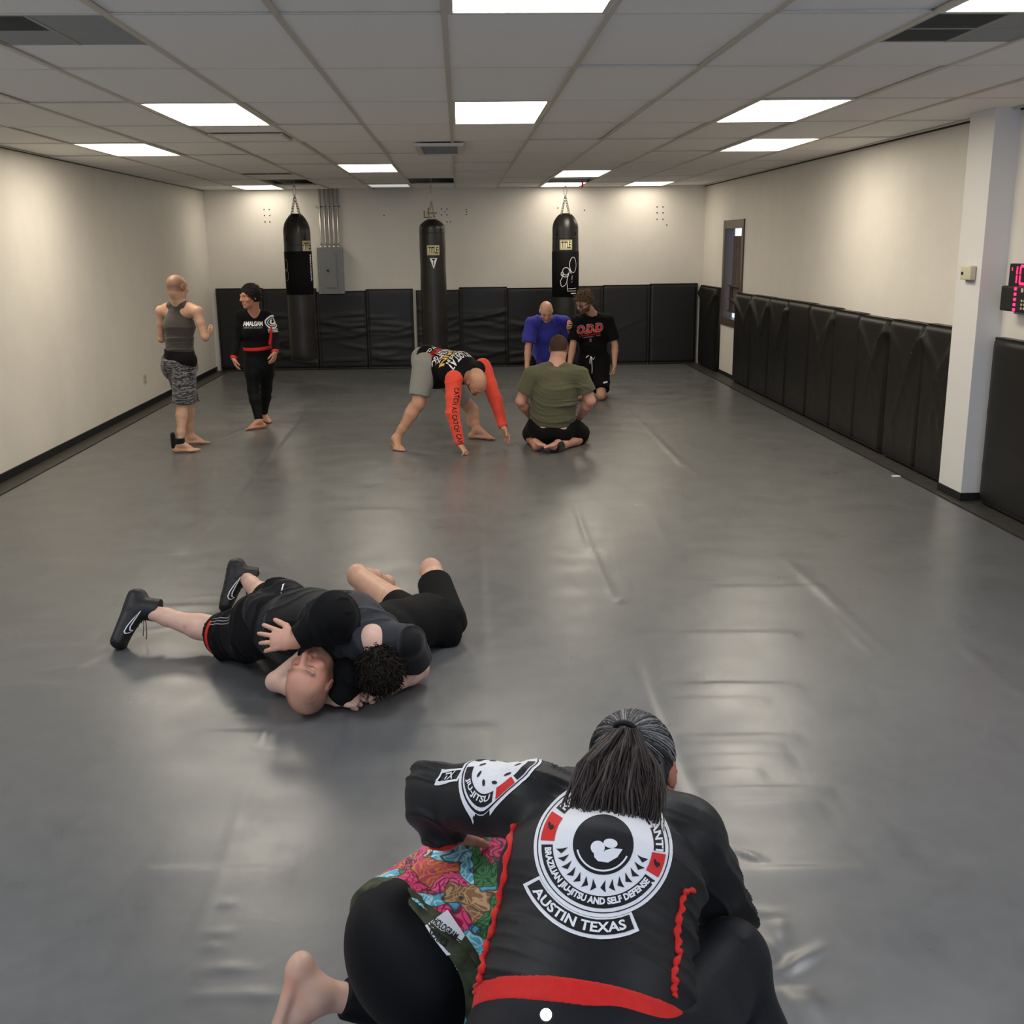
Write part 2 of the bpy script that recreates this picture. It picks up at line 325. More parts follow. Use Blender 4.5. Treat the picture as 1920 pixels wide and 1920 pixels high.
# lamps
LAB = {(3, 2): 'lit ceiling panel straight above the middle of the room, second from the camera', (0, 2): 'large lit ceiling panel in the left half, nearest of the left ones', (6, 2): 'large lit ceiling panel in the right half, the wide tilted-looking one',
 (7, 4): 'lit ceiling panel just beyond the big right one, near the right wall', (-2, 4): 'lit ceiling panel close to the left wall, partly dimmer at its left end', (1, 6): 'lit ceiling panel left of the square air vent', (5, 7): 'lit ceiling panel above the right punching bag, the nearer of the pair',
 (5, 9): 'lit ceiling panel at the back wall above the right punching bag', (7, 9): 'lit ceiling panel in the far right corner of the room', (-2, 9): 'lit ceiling panel in the far left corner beside the left punching bag', (1, 9): 'small dim ceiling panel at the back wall left of the middle bag',
 (3, -1): 'brightest ceiling panel cut off by the top edge of the photo', (6, -1): 'lit ceiling panel cut off at the top right corner beside the dark grille', (0, -3): 'ceiling panel behind the camera on the left', (6, -4): 'ceiling panel behind the camera on the right', (-2, -1): 'ceiling panel behind the camera at the left wall'}
for (i, j), on in LIGHTS.items():
    x0, y0 = X0+i*TW+.012, Y0+j*TL+.011; x1, y1 = x0+TW-.024, y0+TL-.022
    if not on: y1 = y0+.8
    elif j == 9: y1 = y0+TL-.16
    t = thing('ceiling_light', LAB[(i, j)], 'ceiling light', (x0, y0, ZC), 'recessed ceiling light panels')
    f = MB()
    f.box((x0, y0, ZC-.004), (x0+.02, y1, ZC+.06)); f.box((x1-.02, y0, ZC-.004), (x1, y1, ZC+.06)); f.box((x0+.02, y0, ZC-.004), (x1-.02, y0+.02, ZC+.06)); f.box((x0+.02, y1-.02, ZC-.004), (x1-.02, y1, ZC+.06)); f.box((x0, y0, ZC+.0605), (x1, y1, ZC+.065))
    f.build('frame', M['white_metal'], t)
    # prismatic diffuser: slightly sagging sheet
    n = 8; P = []; 
    for a in range(n+1):
        for b in range(n+1):
            u, v = a/n, b/n; P.append((x0+.018+u*(x1-x0-.036), y0+.018+v*(y1-y0-.036), ZC+.004-(.012*16*u*(1-u)*v*(1-v) if j > 4 else .004*16*u*(1-u)*v*(1-v))))
    Fq = [[a*(n+1)+b, (a+1)*(n+1)+b, (a+1)*(n+1)+b+1, a*(n+1)+b+1][::-1] for a in range(n) for b in range(n)]
    mesh_np('diffuser', P, Fq, (M['lamp_far'] if j == 9 else M['lamp_cool'] if j < 0 else M['lamp']) if on else M['lamp_off'], t)
# grilles in the ceiling grid
def grille(i, j, l, lab, split):
    x0, y0 = X0+i*TW+.012, Y0+j*TL+.011; x1, y1 = X0+(i+1)*TW-.012, Y0+j*TL+l
    t = thing('ceiling_grille', lab, 'vent', (x0, y0, ZC)); MB().box((x0, y0, ZC+.03), (x1, y1, ZC+.035)).build('backing', M['dark'], t)
    fr = MB()
    for a in (x0, (x0+x1)/2, x1-.02): fr.box((a, y0, ZC-.002), (a+.018, y1, ZC+.02))
    for a in (y0, (y0+y1)/2, y1-.02): fr.box((x0, a, ZC-.0012), (x1-.002, a+.016, ZC+.019))
    fr.build('frame', M['grille_grey'], t)
    for q in range(2):
        for r in range(2):
            s = MB(); a0, a1 = x0+.02+q*(x1-x0)/2, x0+(q+1)*(x1-x0)/2-.004; b0, b1 = y0+.02+r*(y1-y0)/2, y0+(r+1)*(y1-y0)/2-.004
            dark = (q, r) in split; k = b0
            while k < b1: s.box((a0, k, ZC), (a1, k+(.005 if dark else .009), ZC+.012)); k += .013
            o = s.build('louvre_panel', M['grille_dark'] if dark else M['grille_grey'], t); o['kind'] = 'stuff'
grille(0, 0, .60, 'square return-air grille in the top left corner, one dark quarter', [(0, 0)])
grille(6, 0, .60, 'dark square return-air grille beside the top right light panel', [(0, 0), (0, 1)])
grille(-1, 7, .30, 'small dark grille beside the ceiling hole of the left punching bag', [(0, 0), (1, 0), (0, 1), (1, 1)])
t = thing('access_panel', 'thin flat panel hanging just beyond the big left light panel', 'panel', (X0, Y0+3.45*TL, ZC-.01))
MB().box((X0+.05, Y0+3.45*TL, ZC-.012), (X0+.57, Y0+3.82*TL, ZC-.006)).build('panel_sheet', M['tile'], t); f = MB()
for a, b in (((.03, 3.43), (.05, 3.84)), ((.56, 3.43), (.58, 3.84))): f.box((X0+a[0], Y0+a[1]*TL, ZC-.014), (X0+b[0], Y0+b[1]*TL, ZC-.003))
for a in (3.43, 3.825): f.box((X0+.052, Y0+a*TL, ZC-.013), (X0+.558, Y0+(a+.015)*TL, ZC-.0035))
f.build('frame', M['tbar'], t)
# surface vent
vx0, vx1, vy0, vy1 = X0+2.49*TW, X0+3.15*TW, Y0+4.1*TL, Y0+4.86*TL
t = thing('ceiling_vent', 'white framed square air vent with mesh in the middle of the ceiling', 'vent', (vx0, vy0, ZC-.03))
f = MB()
for a in ((vx0, vy0, vx0+.05, vy1), (vx1-.05, vy0, vx1, vy1), (vx0+.05, vy0, vx1-.05, vy0+.07), (vx0+.05, vy1-.07, vx1-.05, vy1)): f.box((a[0], a[1], ZC-.03), (a[2], a[3], ZC-.007), 0)
f.build('frame', M['white_metal'], t)
s = MB(); k = vx0+.05
while k < vx1-.05: s.box((k, vy0+.07, ZC-.026), (k+.004, vy1-.07, ZC-.018)); k += .022
k = vy0+.07
while k < vy1-.07: s.box((vx0+.05, k, ZC-.026), (vx1-.05, k+.006, ZC-.018)); k += .05
o = s.build('mesh_grid', M['grille_grey'], t); o['kind'] = 'stuff'
MB().box((vx0+.05, vy0+.07, ZC-.012), (vx1-.05, vy1-.07, ZC-.009)).build('backing', M['dark'], t)
# holes: joists seen inside
for n, (i, j) in enumerate(HOLES):
    x0, y0 = X0+i*TW, Y0+j*TL+(TL*.35 if i == 5 else 0); y1 = Y0+(j+1)*TL
    t = MB().box((x0+.01, y0+.75*(y1-y0), ZC+.10), (x0+TW-.01, y0+.80*(y1-y0), ZC+.26)).box((x0+.05, y0+.3, ZC+.16), (x0+TW-.05, y0+.36, ZC+.27)).build('trim_%d' % (9+n), M['rust' if i == 5 else 'dark']); struct(t, 'roof timber seen through the open ceiling cell above a punching bag')
# red tag hanging from the ceiling beside the far lamps
p = atz(1092, 337, ZC-.004)
o = MB().tube([p+V(0, 0, .05), p-V(0, 0, .03)], .002, 6).box((p[0]-.012, p[1]-.002, p[2]-.10), (p[0]+.012, p[1]+.002, p[2]-.03)).build('hanging_tag', M['print_red']); tag(o, 'small red tag hanging from the ceiling right of the far lamps', 'tag')
# ------------------------------------------------------------------ padded wall mats
def pad_panel(parent, org, du, L, H, nrm, th=.05, style='swag', seed=0, tdz=0.):
    """one padded panel: org bottom corner at the wall, du unit along the wall, nrm out of the wall; front face carries real folds"""
    r = np.random.default_rng(seed); org, du, nrm = V(org), V(du), V(nrm); up = V(0, 0, 1)
    nu, nv = 26, 44; u = np.linspace(0, 1, nu); v = np.linspace(0, 1, nv); UU, VV = np.meshgrid(u, v)
    e = lambda q, w: 1-np.exp(-(q/w)**2)
    edge = e(UU*L, .010)*e((1-UU)*L, .010)*e(VV*H, .02)*e((1-VV)*H, .02)
    D = th*(.70+.30*np.sqrt(np.clip(edge, 0, 1)))
    A = np.zeros_like(D)
    if style == 'swag':
        for k in range(11):
            v0 = r.uniform(.06, .72)**1.0; c = r.uniform(.05, .3)*r.choice([1, 1, -.3]); u0 = r.uniform(.1, .9); sl = r.uniform(-.12, .12)
            A += r.uniform(.008, .018)*np.exp(-((VV-v0-c*(UU-u0)**2-sl*(UU-.5))/r.uniform(.010, .022))**2)*np.exp(-((UU-u0)/r.uniform(.35, .8))**2)
    elif style == 'hang':
        for k in range(5):
            uc = r.choice([0, 1]); 
            A += r.uniform(.006, .018)*np.exp(-((VV-1+.08+abs(.5+(uc-.5))*0+1.3*np.abs(UU-uc)**1.2*r.uniform(.3, .8))/r.uniform(.02, .05))**2)*np.exp(-((UU-uc)/.6)**2)
        for k in range(6):
            v0, u0 = r.uniform(.05, .6), r.uniform(0, 1)
            A += r.uniform(.002, .006)*np.exp(-((UU-u0-(VV-v0)*r.uniform(-.8, .8))/.04)**2)*np.exp(-((VV-v0)/.2)**2)
    else:
        for k in range(4):
            v0, u0 = r.uniform(.05, .9), r.uniform(0, 1); A += r.uniform(.001, .004)*np.exp(-((VV-v0-(UU-u0)*r.uniform(-.5, .5))/.02)**2)*np.exp(-((UU-u0)/.3)**2)
    D = D+A*np.clip(edge, 0, 1)
    topw = tdz*(UU-.5)*2
    P = org+UU[..., None]*L*du+(VV[..., None]*(H+topw[..., None]))*up+D[..., None]*nrm
    P = P.reshape(-1, 3); idx = np.arange(nu*nv).reshape(nv, nu); fs = [[int(a) for a in q] for q in np.stack([idx[:-1, :-1], idx[:-1, 1:], idx[1:, 1:], idx[1:, :-1]], -1).reshape(-1, 4)]
    B = [org+u_*L*du+v_*(H+tdz*(u_-.5)*2)*up for u_, v_ in ((0, 0), (1, 0), (1, 1), (0, 1))]; n0 = len(P); P = np.concatenate([P, B])
    per = [int(i) for i in idx[0, :]], [int(i) for i in idx[:, -1]], [int(i) for i in idx[-1, ::-1]], [int(i) for i in idx[::-1, 0]]
    for k, e_ in enumerate(per): fs.append([n0+(k+1) % 4, n0+k]+e_)
    fs.append([n0+3, n0+2, n0+1, n0])
    o = mesh_np('pad_panel', P, fs, M['vinyl'], parent, smooth=True)
    return o
def back_mat(lab, px, tops, styles, Y=YB, th=.055):
    xs = [at(a, 540, YB-.05)[0] for a in px]
    t = thing('padded_wall_mat', lab, 'wall mat', (xs[0], Y, 0), 'black padded mats along the back wall'); MB().box((xs[0]+.004, Y-.02, 0), (xs[-1]-.004, Y-.002, min(tops)-.02)).build('backing', M['black'], t)
    for k in range(len(xs)-1):
        pad_panel(t, (xs[k]+.002, Y, -.005), (1, 0, 0), xs[k+1]-xs[k]-.004, tops[k], (0, -1, 0), th, styles[k], seed=int(px[k]), tdz=[0, .0, .006][k % 3])
    return t
back_mat('black four-panel wall mat in the far left corner behind the left bag', [403, 492, 592, 685, 774], [1.215, 1.20, 1.15, 1.175], ['plain', 'swag', 'swag', 'swag'])
back_mat('narrow black wall mat panel behind the middle punching bag', [779, 861], [1.15], ['swag'])
back_mat('black wall mat of one raised panel right of the middle punching bag', [861, 951], [1.185], ['swag'])
back_mat('black two-panel wall mat behind the man in the blue tee shirt', [951, 1040, 1131], [1.165, 1.18], ['swag', 'plain'])
back_mat('black two-panel wall mat filling the far right corner', [1131, 1219, 1309], [1.19, 1.20], ['plain', 'plain'])
def right_mat(lab, ys, tops, styles, th=.075, x=XR):
    t = thing('padded_wall_mat', lab, 'wall mat', (x, ys[0], 0), 'black padded mats along the right wall'); MB().box((x-.03, ys[-1]+.004, 0), (x-.016, ys[0]-.004, min(tops)-.02)).build('backing', M['black'], t)
    for k in range(len(ys)-1):
        a, b = ys[k], ys[k+1]
        pad_panel(t, (x, a-.003, 0.0), (0, -1, 0), a-b-.006, tops[k], (-1, 0, 0), th, styles[k], seed=int(a*10))
right_mat('single black wall mat panel on the right wall, left of the window', [16.33, 15.22], [1.17], ['hang'])
right_mat('longest black wall mat, running from the window along the right wall', [14.1, 13.25, 12.45, 11.75, 11.0, 10.25, 9.6, 8.95], [1.15, 1.16, 1.16, 1.165, 1.16, 1.15, 1.14], ['hang', 'hang', 'hang', 'plain', 'hang', 'plain', 'hang'], th=.10)
right_mat('black two-panel wall mat directly beyond the white pillar', [8.90, 8.22, 7.60], [1.15, 1.16], ['hang', 'hang'], th=.10)
right_mat('black wall mat on the near side of the white pillar at the right edge', [7.16, 6.2, 5.3, 4.4], [1.14, 1.14, 1.14], ['plain', 'plain', 'plain'], th=.09)

# ------------------------------------------------------------------ text helper
_fc = {}
def text_geo(s, size=1., bold=0., spacing=1.):
    k = (s, bold, spacing)
    if k not in _fc:
        cu = bpy.data.curves.new('t', 'FONT'); cu.body = s; cu.size = 1; cu.offset = bold; cu.space_character = spacing; cu.resolution_u = 3; cu.align_x = 'CENTER'; cu.align_y = 'CENTER'
        o = bpy.data.objects.new('t', cu); COL.objects.link(o); bpy.context.view_layer.update()
        me = bpy.data.meshes.new_from_object(o.evaluated_get(bpy.context.evaluated_depsgraph_get())); bpy.data.objects.remove(o)
        _fc[k] = (np.array([v.co[:] for v in me.vertices])[:, :2], [list(p.vertices) for p in me.polygons])
    v, f = _fc[k]; return v*size, f
def fitbox(g, w, h, cx=0, cy=0):
    v, f = g; lo, hi = v.min(0), v.max(0); return (v-(lo+hi)/2)/(hi-lo)*[w, h]+[cx, cy], f
def refine(g, ml):
    v, f = g; bm = bmesh.new(); vv = [bm.verts.new((p[0], p[1], 0)) for p in v]
    for q in f:
        try: bm.faces.new([vv[i] for i in q])
        except Exception: pass
    bmesh.ops.triangulate(bm, faces=list(bm.faces))
    for _ in range(7):
        es = [e for e in bm.edges if e.calc_length() > ml]
        if not es: break
        bmesh.ops.subdivide_edges(bm, edges=es, cuts=1); bmesh.ops.triangulate(bm, faces=[q for q in bm.faces if len(q.verts) > 3])
    bm.verts.index_update(); r = (np.array([[p.co.x, p.co.y] for p in bm.verts]), [[p.index for p in q.verts] for q in bm.faces]); bm.free(); return r
def rect(w, h, cx=0, cy=0): return np.array([[-w/2+cx, -h/2+cy], [w/2+cx, -h/2+cy], [w/2+cx, h/2+cy], [-w/2+cx, h/2+cy]]), [[0, 1, 2, 3]]
def frame2(w, h, t, cx=0, cy=0):
    o, i = rect(w, h, cx, cy)[0], rect(w-2*t, h-2*t, cx, cy)[0]; return np.concatenate([o, i]), [[k, (k+1) % 4, 4+(k+1) % 4, 4+k] for k in range(4)]
def sector(r0, r1, a0, a1, cx=0, cy=0, n=None):
    n = n or max(3, int(abs(a1-a0)/6)); A = np.radians(np.linspace(a0, a1, n+1)); v = np.concatenate([np.stack([np.cos(A)*r0, np.sin(A)*r0], 1), np.stack([np.cos(A)*r1, np.sin(A)*r1], 1)])+[cx, cy]
    return v, [[k, n+1+k, n+2+k, k+1] for k in range(n)]
def ell2(a, b, cx=0, cy=0, rot=0, n=20):
    A = np.linspace(0, 2*PI, n, endpoint=False); v = np.stack([np.cos(A)*a, np.sin(A)*b], 1); c, s = math.cos(rot), math.sin(rot); return v@np.array([[c, s], [-s, c]])+[cx, cy], [list(range(n))]
def stroke(pts, w, closed=False):
    P = np.array(pts, float); n = len(P); vs_ = []
    for i in range(n):
        a = P[(i-1) % n] if (closed or i > 0) else P[i]; b = P[(i+1) % n] if (closed or i < n-1) else P[i]; t = (b-a)/max(np.linalg.norm(b-a), 1e-9); nn = np.array([-t[1], t[0]])*w/2; vs_ += [P[i]+nn, P[i]-nn]
    m = n if closed else n-1; return np.array(vs_), [[2*i, 2*i+1, (2*i+3) % (2*n), (2*i+2) % (2*n)] for i in range(m)]
def ellstroke(a, b, cx, cy, w, a0=0, a1=360, rot=0):
    A = np.radians(np.linspace(a0, a1, 28)); p = np.stack([np.cos(A)*a, np.sin(A)*b], 1); c, s = math.cos(rot), math.sin(rot); return stroke(p@np.array([[c, s], [-s, c]])+[cx, cy], w)
def join2(*gs):
    v, f, n = [], [], 0
    for a, b in gs: v.append(a); f += [[i+n for i in q] for q in b]; n += len(a)
    return np.concatenate(v), f
def arc_text(s, r, h, a_mid, width_deg, bold=.02, inward=False):
    """letters on an arc; inward=True: along the bottom, tops towards the centre"""
    v, f = fitbox(text_geo(s, 1, bold), width_deg, h); v, f = refine((v*[1/width_deg*r*math.radians(width_deg), 1], f), .012)
    a = v[:, 0]/r
    if inward: A = math.radians(a_mid)+a; R = r-v[:, 1]
    else: A = math.radians(a_mid)-a; R = r+v[:, 1]
    return np.stack([np.cos(A)*R, np.sin(A)*R], 1), f
def decal(name, g, parent, bvh, org, u, v, cast, m, off=.0012, ml=.012):
    """print lying on a surface: the 2D outline is carried along `cast` onto the cloth"""
    org, u, v, cast = V(org), V(u), V(v), un(cast); P, Fc = refine(g, ml) if ml else g; out = []; ok = []
    for p in P:
        q = org+u*p[0]+v*p[1]-cast*.35; h = bvh.ray_cast(Vector(q), Vector(cast), .9)
        if h[0] is None: out.append((0, 0, 0)); ok.append(False)
        else:
            nn = np.array(h[1]); 
            if np.dot(nn, cast) > 0: nn = -nn
            out.append(np.array(h[0])+(nn*.6-cast*.4)*off); ok.append(True)
    Fc = [q for q in Fc if all(ok[i] for i in q) and max(np.linalg.norm(V(out[q[0]])-V(out[i])) for i in q) < (ml or .02)*6]
    if not Fc: print('DECAL MISSED', name); return None
    return mesh_np(name, np.array(out), Fc, m, parent, smooth=True)

# ------------------------------------------------------------------ punching bags
def bag(lab, x, Y, rb, zt, zb, crown, wrap, kind, ztop=ZC+.27, yaw=0.):
    """x, Y of the bag axis; rb radius; zt top of the crown, zb bottom"""
    t = thing('punching_bag', lab, 'punching bag', (x, Y, zb), 'punching bags hanging from the ceiling')
    n = 40; prof = []
    L = zt-zb
    prof = [(0, zb), (rb*.8, zb+.004), (rb*.97, zb+.03), (rb, zb+.08)]+[(rb*(1+.015*math.sin(k*1.7)), zb+.08+(L-.08-crown)*k/14) for k in range(1, 15)]
    if kind == 'tapered': prof += [(rb*a, zt-crown+crown*b) for a, b in ((.985, .15), (.95, .33), (.86, .55), (.70, .75), (.50, .92), (.34, 1.0), (.2, 1.01))]
    elif kind == 'flat': prof += [(rb*a, zt-crown+crown*b) for a, b in ((.98, .2), (.85, .5), (.6, .8), (.35, 1.), (.2, 1.0))]
    vs_ = []; 
    for (r, z) in prof:
        for k in range(n):
            a = 2*PI*k/n; q = max(0, (z-(zt-crown*1.5))/(crown*1.5)); rr = r*(1+.05*q*math.sin(4*a+.6)+.02*q*math.sin(13*a))
            vs_.append((x+rr*math.cos(a), Y+rr*math.sin(a), z))
    m = len(prof); fs = [[i*n+k, i*n+(k+1) % n, (i+1)*n+(k+1) % n, (i+1)*n+k] for i in range(m-1) for k in range(n)]+[[(m-1)*n+k for k in range(n)]]
    body = mesh_np('bag_body', vs_, fs, M['bag'], t)
    if wrap:
        w = MB(); z0, z1 = wrap; v2 = []
        for (r, z) in ((rb*1.0, z0), (rb*1.03, z0+.002), (rb*1.04, (z0+z1)/2), (rb*1.035, z1-.004), (rb*1.0, z1)):
            for k in range(n): a = 2*PI*k/n; v2.append((x+r*math.cos(a), Y+r*math.sin(a), z))
        w.add(v2, [[i*n+k, i*n+(k+1) % n, (i+1)*n+(k+1) % n, (i+1)*n+k] for i in range(4) for k in range(n)]); wr = w.build('cloth_wrap', M['sleeve_wrap'], t, True)
    # seam band, straps and rings
    sb = MB(); sb.ring((x, Y, zt-crown*1.45), rb*1.003, .004, n=40); sb.build('seam_band', M['bag'], t, True)
    hook = zt+.24
    for k in range(4):
        a = PI/4+k*PI/2+yaw; p0 = V(x+math.cos(a)*rb*.45, Y+math.sin(a)*rb*.45, zt-.03); p1 = V(x, Y, hook-.02)
        mb = MB(); nl = 8
        for q in range(nl):
            c = p0+(p1-p0)*(q+.5)/nl; d = un(p1-p0); mb.ring(c, .013, .0032, axis=un(np.cross(d, [math.cos(a+q*PI/2), math.sin(a+q*PI/2), .1])), up=d, n=10, m=5, sx=1.6)
        mb.ring(p0-V(0, 0, .01), .016, .004, axis=(-math.sin(a), math.cos(a), 0), n=10, m=5)
        mb.build('chain_strand', M['chain'], t, True)
        s_ = MB().tube([p0+V(0, 0, -.012), V(x+math.cos(a)*rb*.8, Y+math.sin(a)*rb*.8, zt-crown*.62), V(x+math.cos(a)*rb*1.02, Y+math.sin(a)*rb*1.02, zt-crown*1.25)], .014, 6, flat=.35); s_.build('strap', M['bag'], t, True)
    MB().ring((x, Y, hook+.045), .020, .0055, axis=(0, 1, 0), up=(0, 0, 1), n=18, m=6, sx=3.0).build('carabiner', M['chain'], t, True)
    mb = MB(); z = hook+.115; q = 0
    while z < ztop: mb.ring((x, Y, z), .013, .0035, axis=(1, 0, 0) if q % 2 else (0, 1, 0), up=(0, 0, 1), n=10, m=5, sx=1.7); z += .036; q += 1
    mb.build('chain', M['chain'], t, True)
    # prints
    def on_cyl(name, g, a0, zc, mt, r, ml=.02):
        P, Fc = refine(g, ml); vv = [(x+r*math.cos(a0+p[0]/r), Y+r*math.sin(a0+p[0]/r), zc+p[1]) for p in P]; return mesh_np(name, vv, Fc, mt, t)
    return t, on_cyl
B1 = at(560, 500, 14.45); B2 = at(812, 500, 14.5); B3 = at(1060, 500, 14.5)
def title(on, a0, zc, r, s=1., extra=False):
    on('label_plate', rect(.165*s, .125*s), a0, zc, M['label_cream'], r+.002); on('label_outline', frame2(.150*s, .110*s, .005), a0, zc, M['print_black'], r+.003)
    on('label_text', fitbox(text_geo('TITLE', 1, .025), .125*s, .085*s), a0, zc, M['print_black'], r+.0035, .01)
def zat(px, py, Y): return at(px, py, Y)[2]
r = .172
zt1, zb1 = zat(557, 401, 14.45), zat(573, 676, 14.45)
t, on = bag('long black punching bag nearest the left wall, hanging beside the grey electrical box', B1[0], 14.45, r, zt1, zb1, .27, (zat(560, 552, 14.45), zat(560, 471, 14.45)), 'tapered')
cam_a = math.atan2(-14.45, -B1[0])
title(on, cam_a+.86, zat(575, 461, 14.45), r*1.0)
on('wrap_text', fitbox((lambda g: (g[0][:, ::-1]*[1, -1], g[1]))(text_geo('MMAGEAR', 1, .02)), .035, .34), cam_a+1.05, zat(590, 502, 14.45), M['print_white'], r*1.045, .02)
on('wrap_figure', join2(ellstroke(.05, .075, 0, .07, .006), ellstroke(.045, .07, .01, -.06, .006), stroke([(-.03, .0), (.03, .02)], .006)), cam_a-1.15, zat(545, 507, 14.45), M['print_grey'], r*1.045, .02)
zt2 = zat(812, 411, 14.5)
t, on = bag('plain black punching bag in the middle, reaching lowest towards the mat', B2[0], 14.5, r*.98, zt2, .17, .12, None, 'flat')
cam_a = math.atan2(-14.5, -B2[0]); title(on, cam_a+.05, zat(813, 469, 14.5), r*.98*1.01)
on('label_triangle', (np.array([[-.05, .07], [.05, .07], [0, -.07]]), [[0, 2, 1]]), cam_a+.05, zat(815, 494, 14.5), M['print_white'], r*1.0); on('label_letter', fitbox(text_geo('T', 1, .03), .042, .085, 0, .018), cam_a+.05, zat(815, 494, 14.5), M['print_black'], r*1.004, .01)
zt3 = zat(1060, 400, 14.5)
t, on = bag('black punching bag on the right with a white outlined boxer printed on its wrap', B3[0], 14.5, r, zt3, .30, .22, (zat(1060, 556, 14.5), zat(1060, 471, 14.5)), 'tapered')
cam_a = math.atan2(-14.5, -B3[0]); title(on, cam_a+.05, zat(1063, 459, 14.5), r*1.01)
z0 = zat(1060, 516, 14.5); w_ = .007
on('wrap_figure', join2(ellstroke(.052, .098, .10, .135, w_), ellstroke(.045, .048, 0, .055, w_), ellstroke(.042, .03, -.008, .012, w_, 160, 400), ellstroke(.016, .026, -.05, .02, w_), stroke([(-.035, 0), (-.075, -.07), (-.066, -.13), (-.045, -.145), (-.01, -.12), (.012, -.08), (.015, -.12), (.02, -.20), (.155, -.20)], w_), stroke([(.018, -.03), (.010, -.09)], w_), stroke([(0.03, 0.01), (.02, -.03)], w_), stroke([(.02, -.172), (.155, -.165)], w_*.8), stroke([(.085, 0), (.08, -.06)], w_*.7), stroke([(.075, -.09), (.085, -.075)], w_*.7), stroke([(.05, .085), (.07, .02)], w_)), cam_a+.05, z0, M['print_white'], r*1.045, .02)
on('wrap_brand_bar', rect(.08, .012), cam_a+.65, zat(1080, 549, 14.5), M['print_white'], r*1.045, .02)

# ------------------------------------------------------------------ electrical box, conduits, wall details
bx0, bx1, bz0, bz1 = at(596, 508, 16.3)[0], at(645, 508, 16.3)[0], zat(620, 551, 16.3), zat(620, 464, 16.3)
t = thing('electrical_box', 'grey metal electrical panel box on the back wall right of the left punching bag', 'electrical box', (bx0, 16.3, bz0))
MB().box((bx0+.012, 16.30, bz0+.012), (bx1-.012, YB, bz1-.012)).build('back_box', M['box_grey'], t)
MB().box((bx0, 16.285, bz0), (bx1, 16.30, bz1), .004).build('cover', M['box_grey'], t)
dx0, dx1, dz0, dz1 = bx0+.12, bx0+.245, bz0+.09, bz1-.08
MB().box((dx0, 16.276, dz0), (dx1+.03, 16.286, dz1), .003).build('door', M['box_grey'], t)
MB().tube([(dx0+.03, 16.279, (dz0+dz1)/2), (dx0+.03, 16.266, (dz0+dz1)/2)], .016, 12).build('latch', M['black'], t)
for a in (bx0+.022, bx1-.022):
    for b in (bz0+.03, (bz0+bz1)/2, bz1-.03): MB().tube([(a, 16.288, b), (a, 16.277, b)], .010, 8).build('screw', M['chain'], t)
for k in range(5):
    xx = at(599+k*8.3, 357, 16.38)[0]; xb = bx0+.06+k*(bx1-bx0-.13)/4
    t = thing('conduit_pipe', ['leftmost', 'second from left', 'middle', 'second from right', 'rightmost'][k]+' steel conduit rising from the grey electrical box to the ceiling', 'conduit', (xb, 16.38, bz1), 'steel conduits above the electrical box')
    o = MB().tube([(xb, 16.38, bz1-.02), (xb, 16.385, bz1+.08), (xx, 16.385, ZC+.04)], .0155, 10).build('pipe', M['steel'], t, True)
    MB().tube([(xb, 16.38, bz1-.012), (xb, 16.38, bz1+.025)], .024, 8).build('connector', M['steel'], t, True)
zs = zat(610, 387, 16.38)
t = thing('conduit_strap', 'dark slotted steel channel clamping the conduits to the back wall', 'strap', (bx0, 16.4, zs))
MB().box((at(590, 387, 16.38)[0], 16.395, zs-.012), (at(637, 387, 16.38)[0], YB, zs+.012)).build('channel', M['steel'], t)
for k in range(5):
    xx = at(600+k*8.3, 357, 16.38)[0]; MB().ring((xx, 16.386, zs), .019, .006, axis=(0, 0, 1), n=12, m=5).build('clamp', M['black'], t, True)
# screw holes and torn paint on the back wall
mb = MB()
for px, py in [(495, 393), (505, 393), (496, 404), (506, 404), (497, 416), (506, 416), (828, 392), (838, 392), (835, 397), (828, 403), (838, 403), (838, 416), (845, 416), (874, 393), (875, 397), (874, 402), (1232, 388), (1243, 388), (1232, 399), (1243, 399), (1232, 411), (1243, 411), (1250, 422), (720, 404), (1046, 390), (1096, 394)]:
    p = at(px, py, YB); mb.tube([(p[0], YB+.002, p[2]), (p[0], YB-.004, p[2])], .010, 6)
o = mb.build('screw_holes', M['black'], wall_back); o['kind'] = 'stuff'
p = at(806, 402, YB); o = MB().box((p[0]-.09, YB-.006, p[2]-.05), (p[0]-.075, YB+.002, p[2]+.05)).box((p[0]-.08, YB-.006, p[2]-.05), (p[0]+.03, YB+.002, p[2]-.035)).box((p[0]-.04, YB-.008, p[2]+.01), (p[0]+.1, YB+.002, p[2]+.028)).box((p[0]-.03, YB-.006, p[2]-.03), (p[0]-.015, YB+.002, p[2]+.09)).box((p[0]+.05, YB-.006, p[2]-.04), (p[0]+.07, YB+.002, p[2]+.03)).build('wood_remnant', M['rust']); tag(o, 'brown torn remnant on the back wall behind the middle punching bag chain', 'remnant')
p = atx(271, 711, XL); t = thing('wall_outlet', 'narrow cream outlet plate low on the left wall behind the tank top man', 'outlet', p)
MB().box((XL-.001, p[1]-.07, p[2]-.055), (XL+.007, p[1]+.07, p[2]+.055), .002).build('plate', M['plastic'], t); MB().box((XL+.005, p[1]-.02, p[2]+.01), (XL+.009, p[1]+.02, p[2]+.035)).box((XL+.005, p[1]-.02, p[2]-.035), (XL+.009, p[1]+.02, p[2]-.01)).build('socket', M['grille_grey'], t)

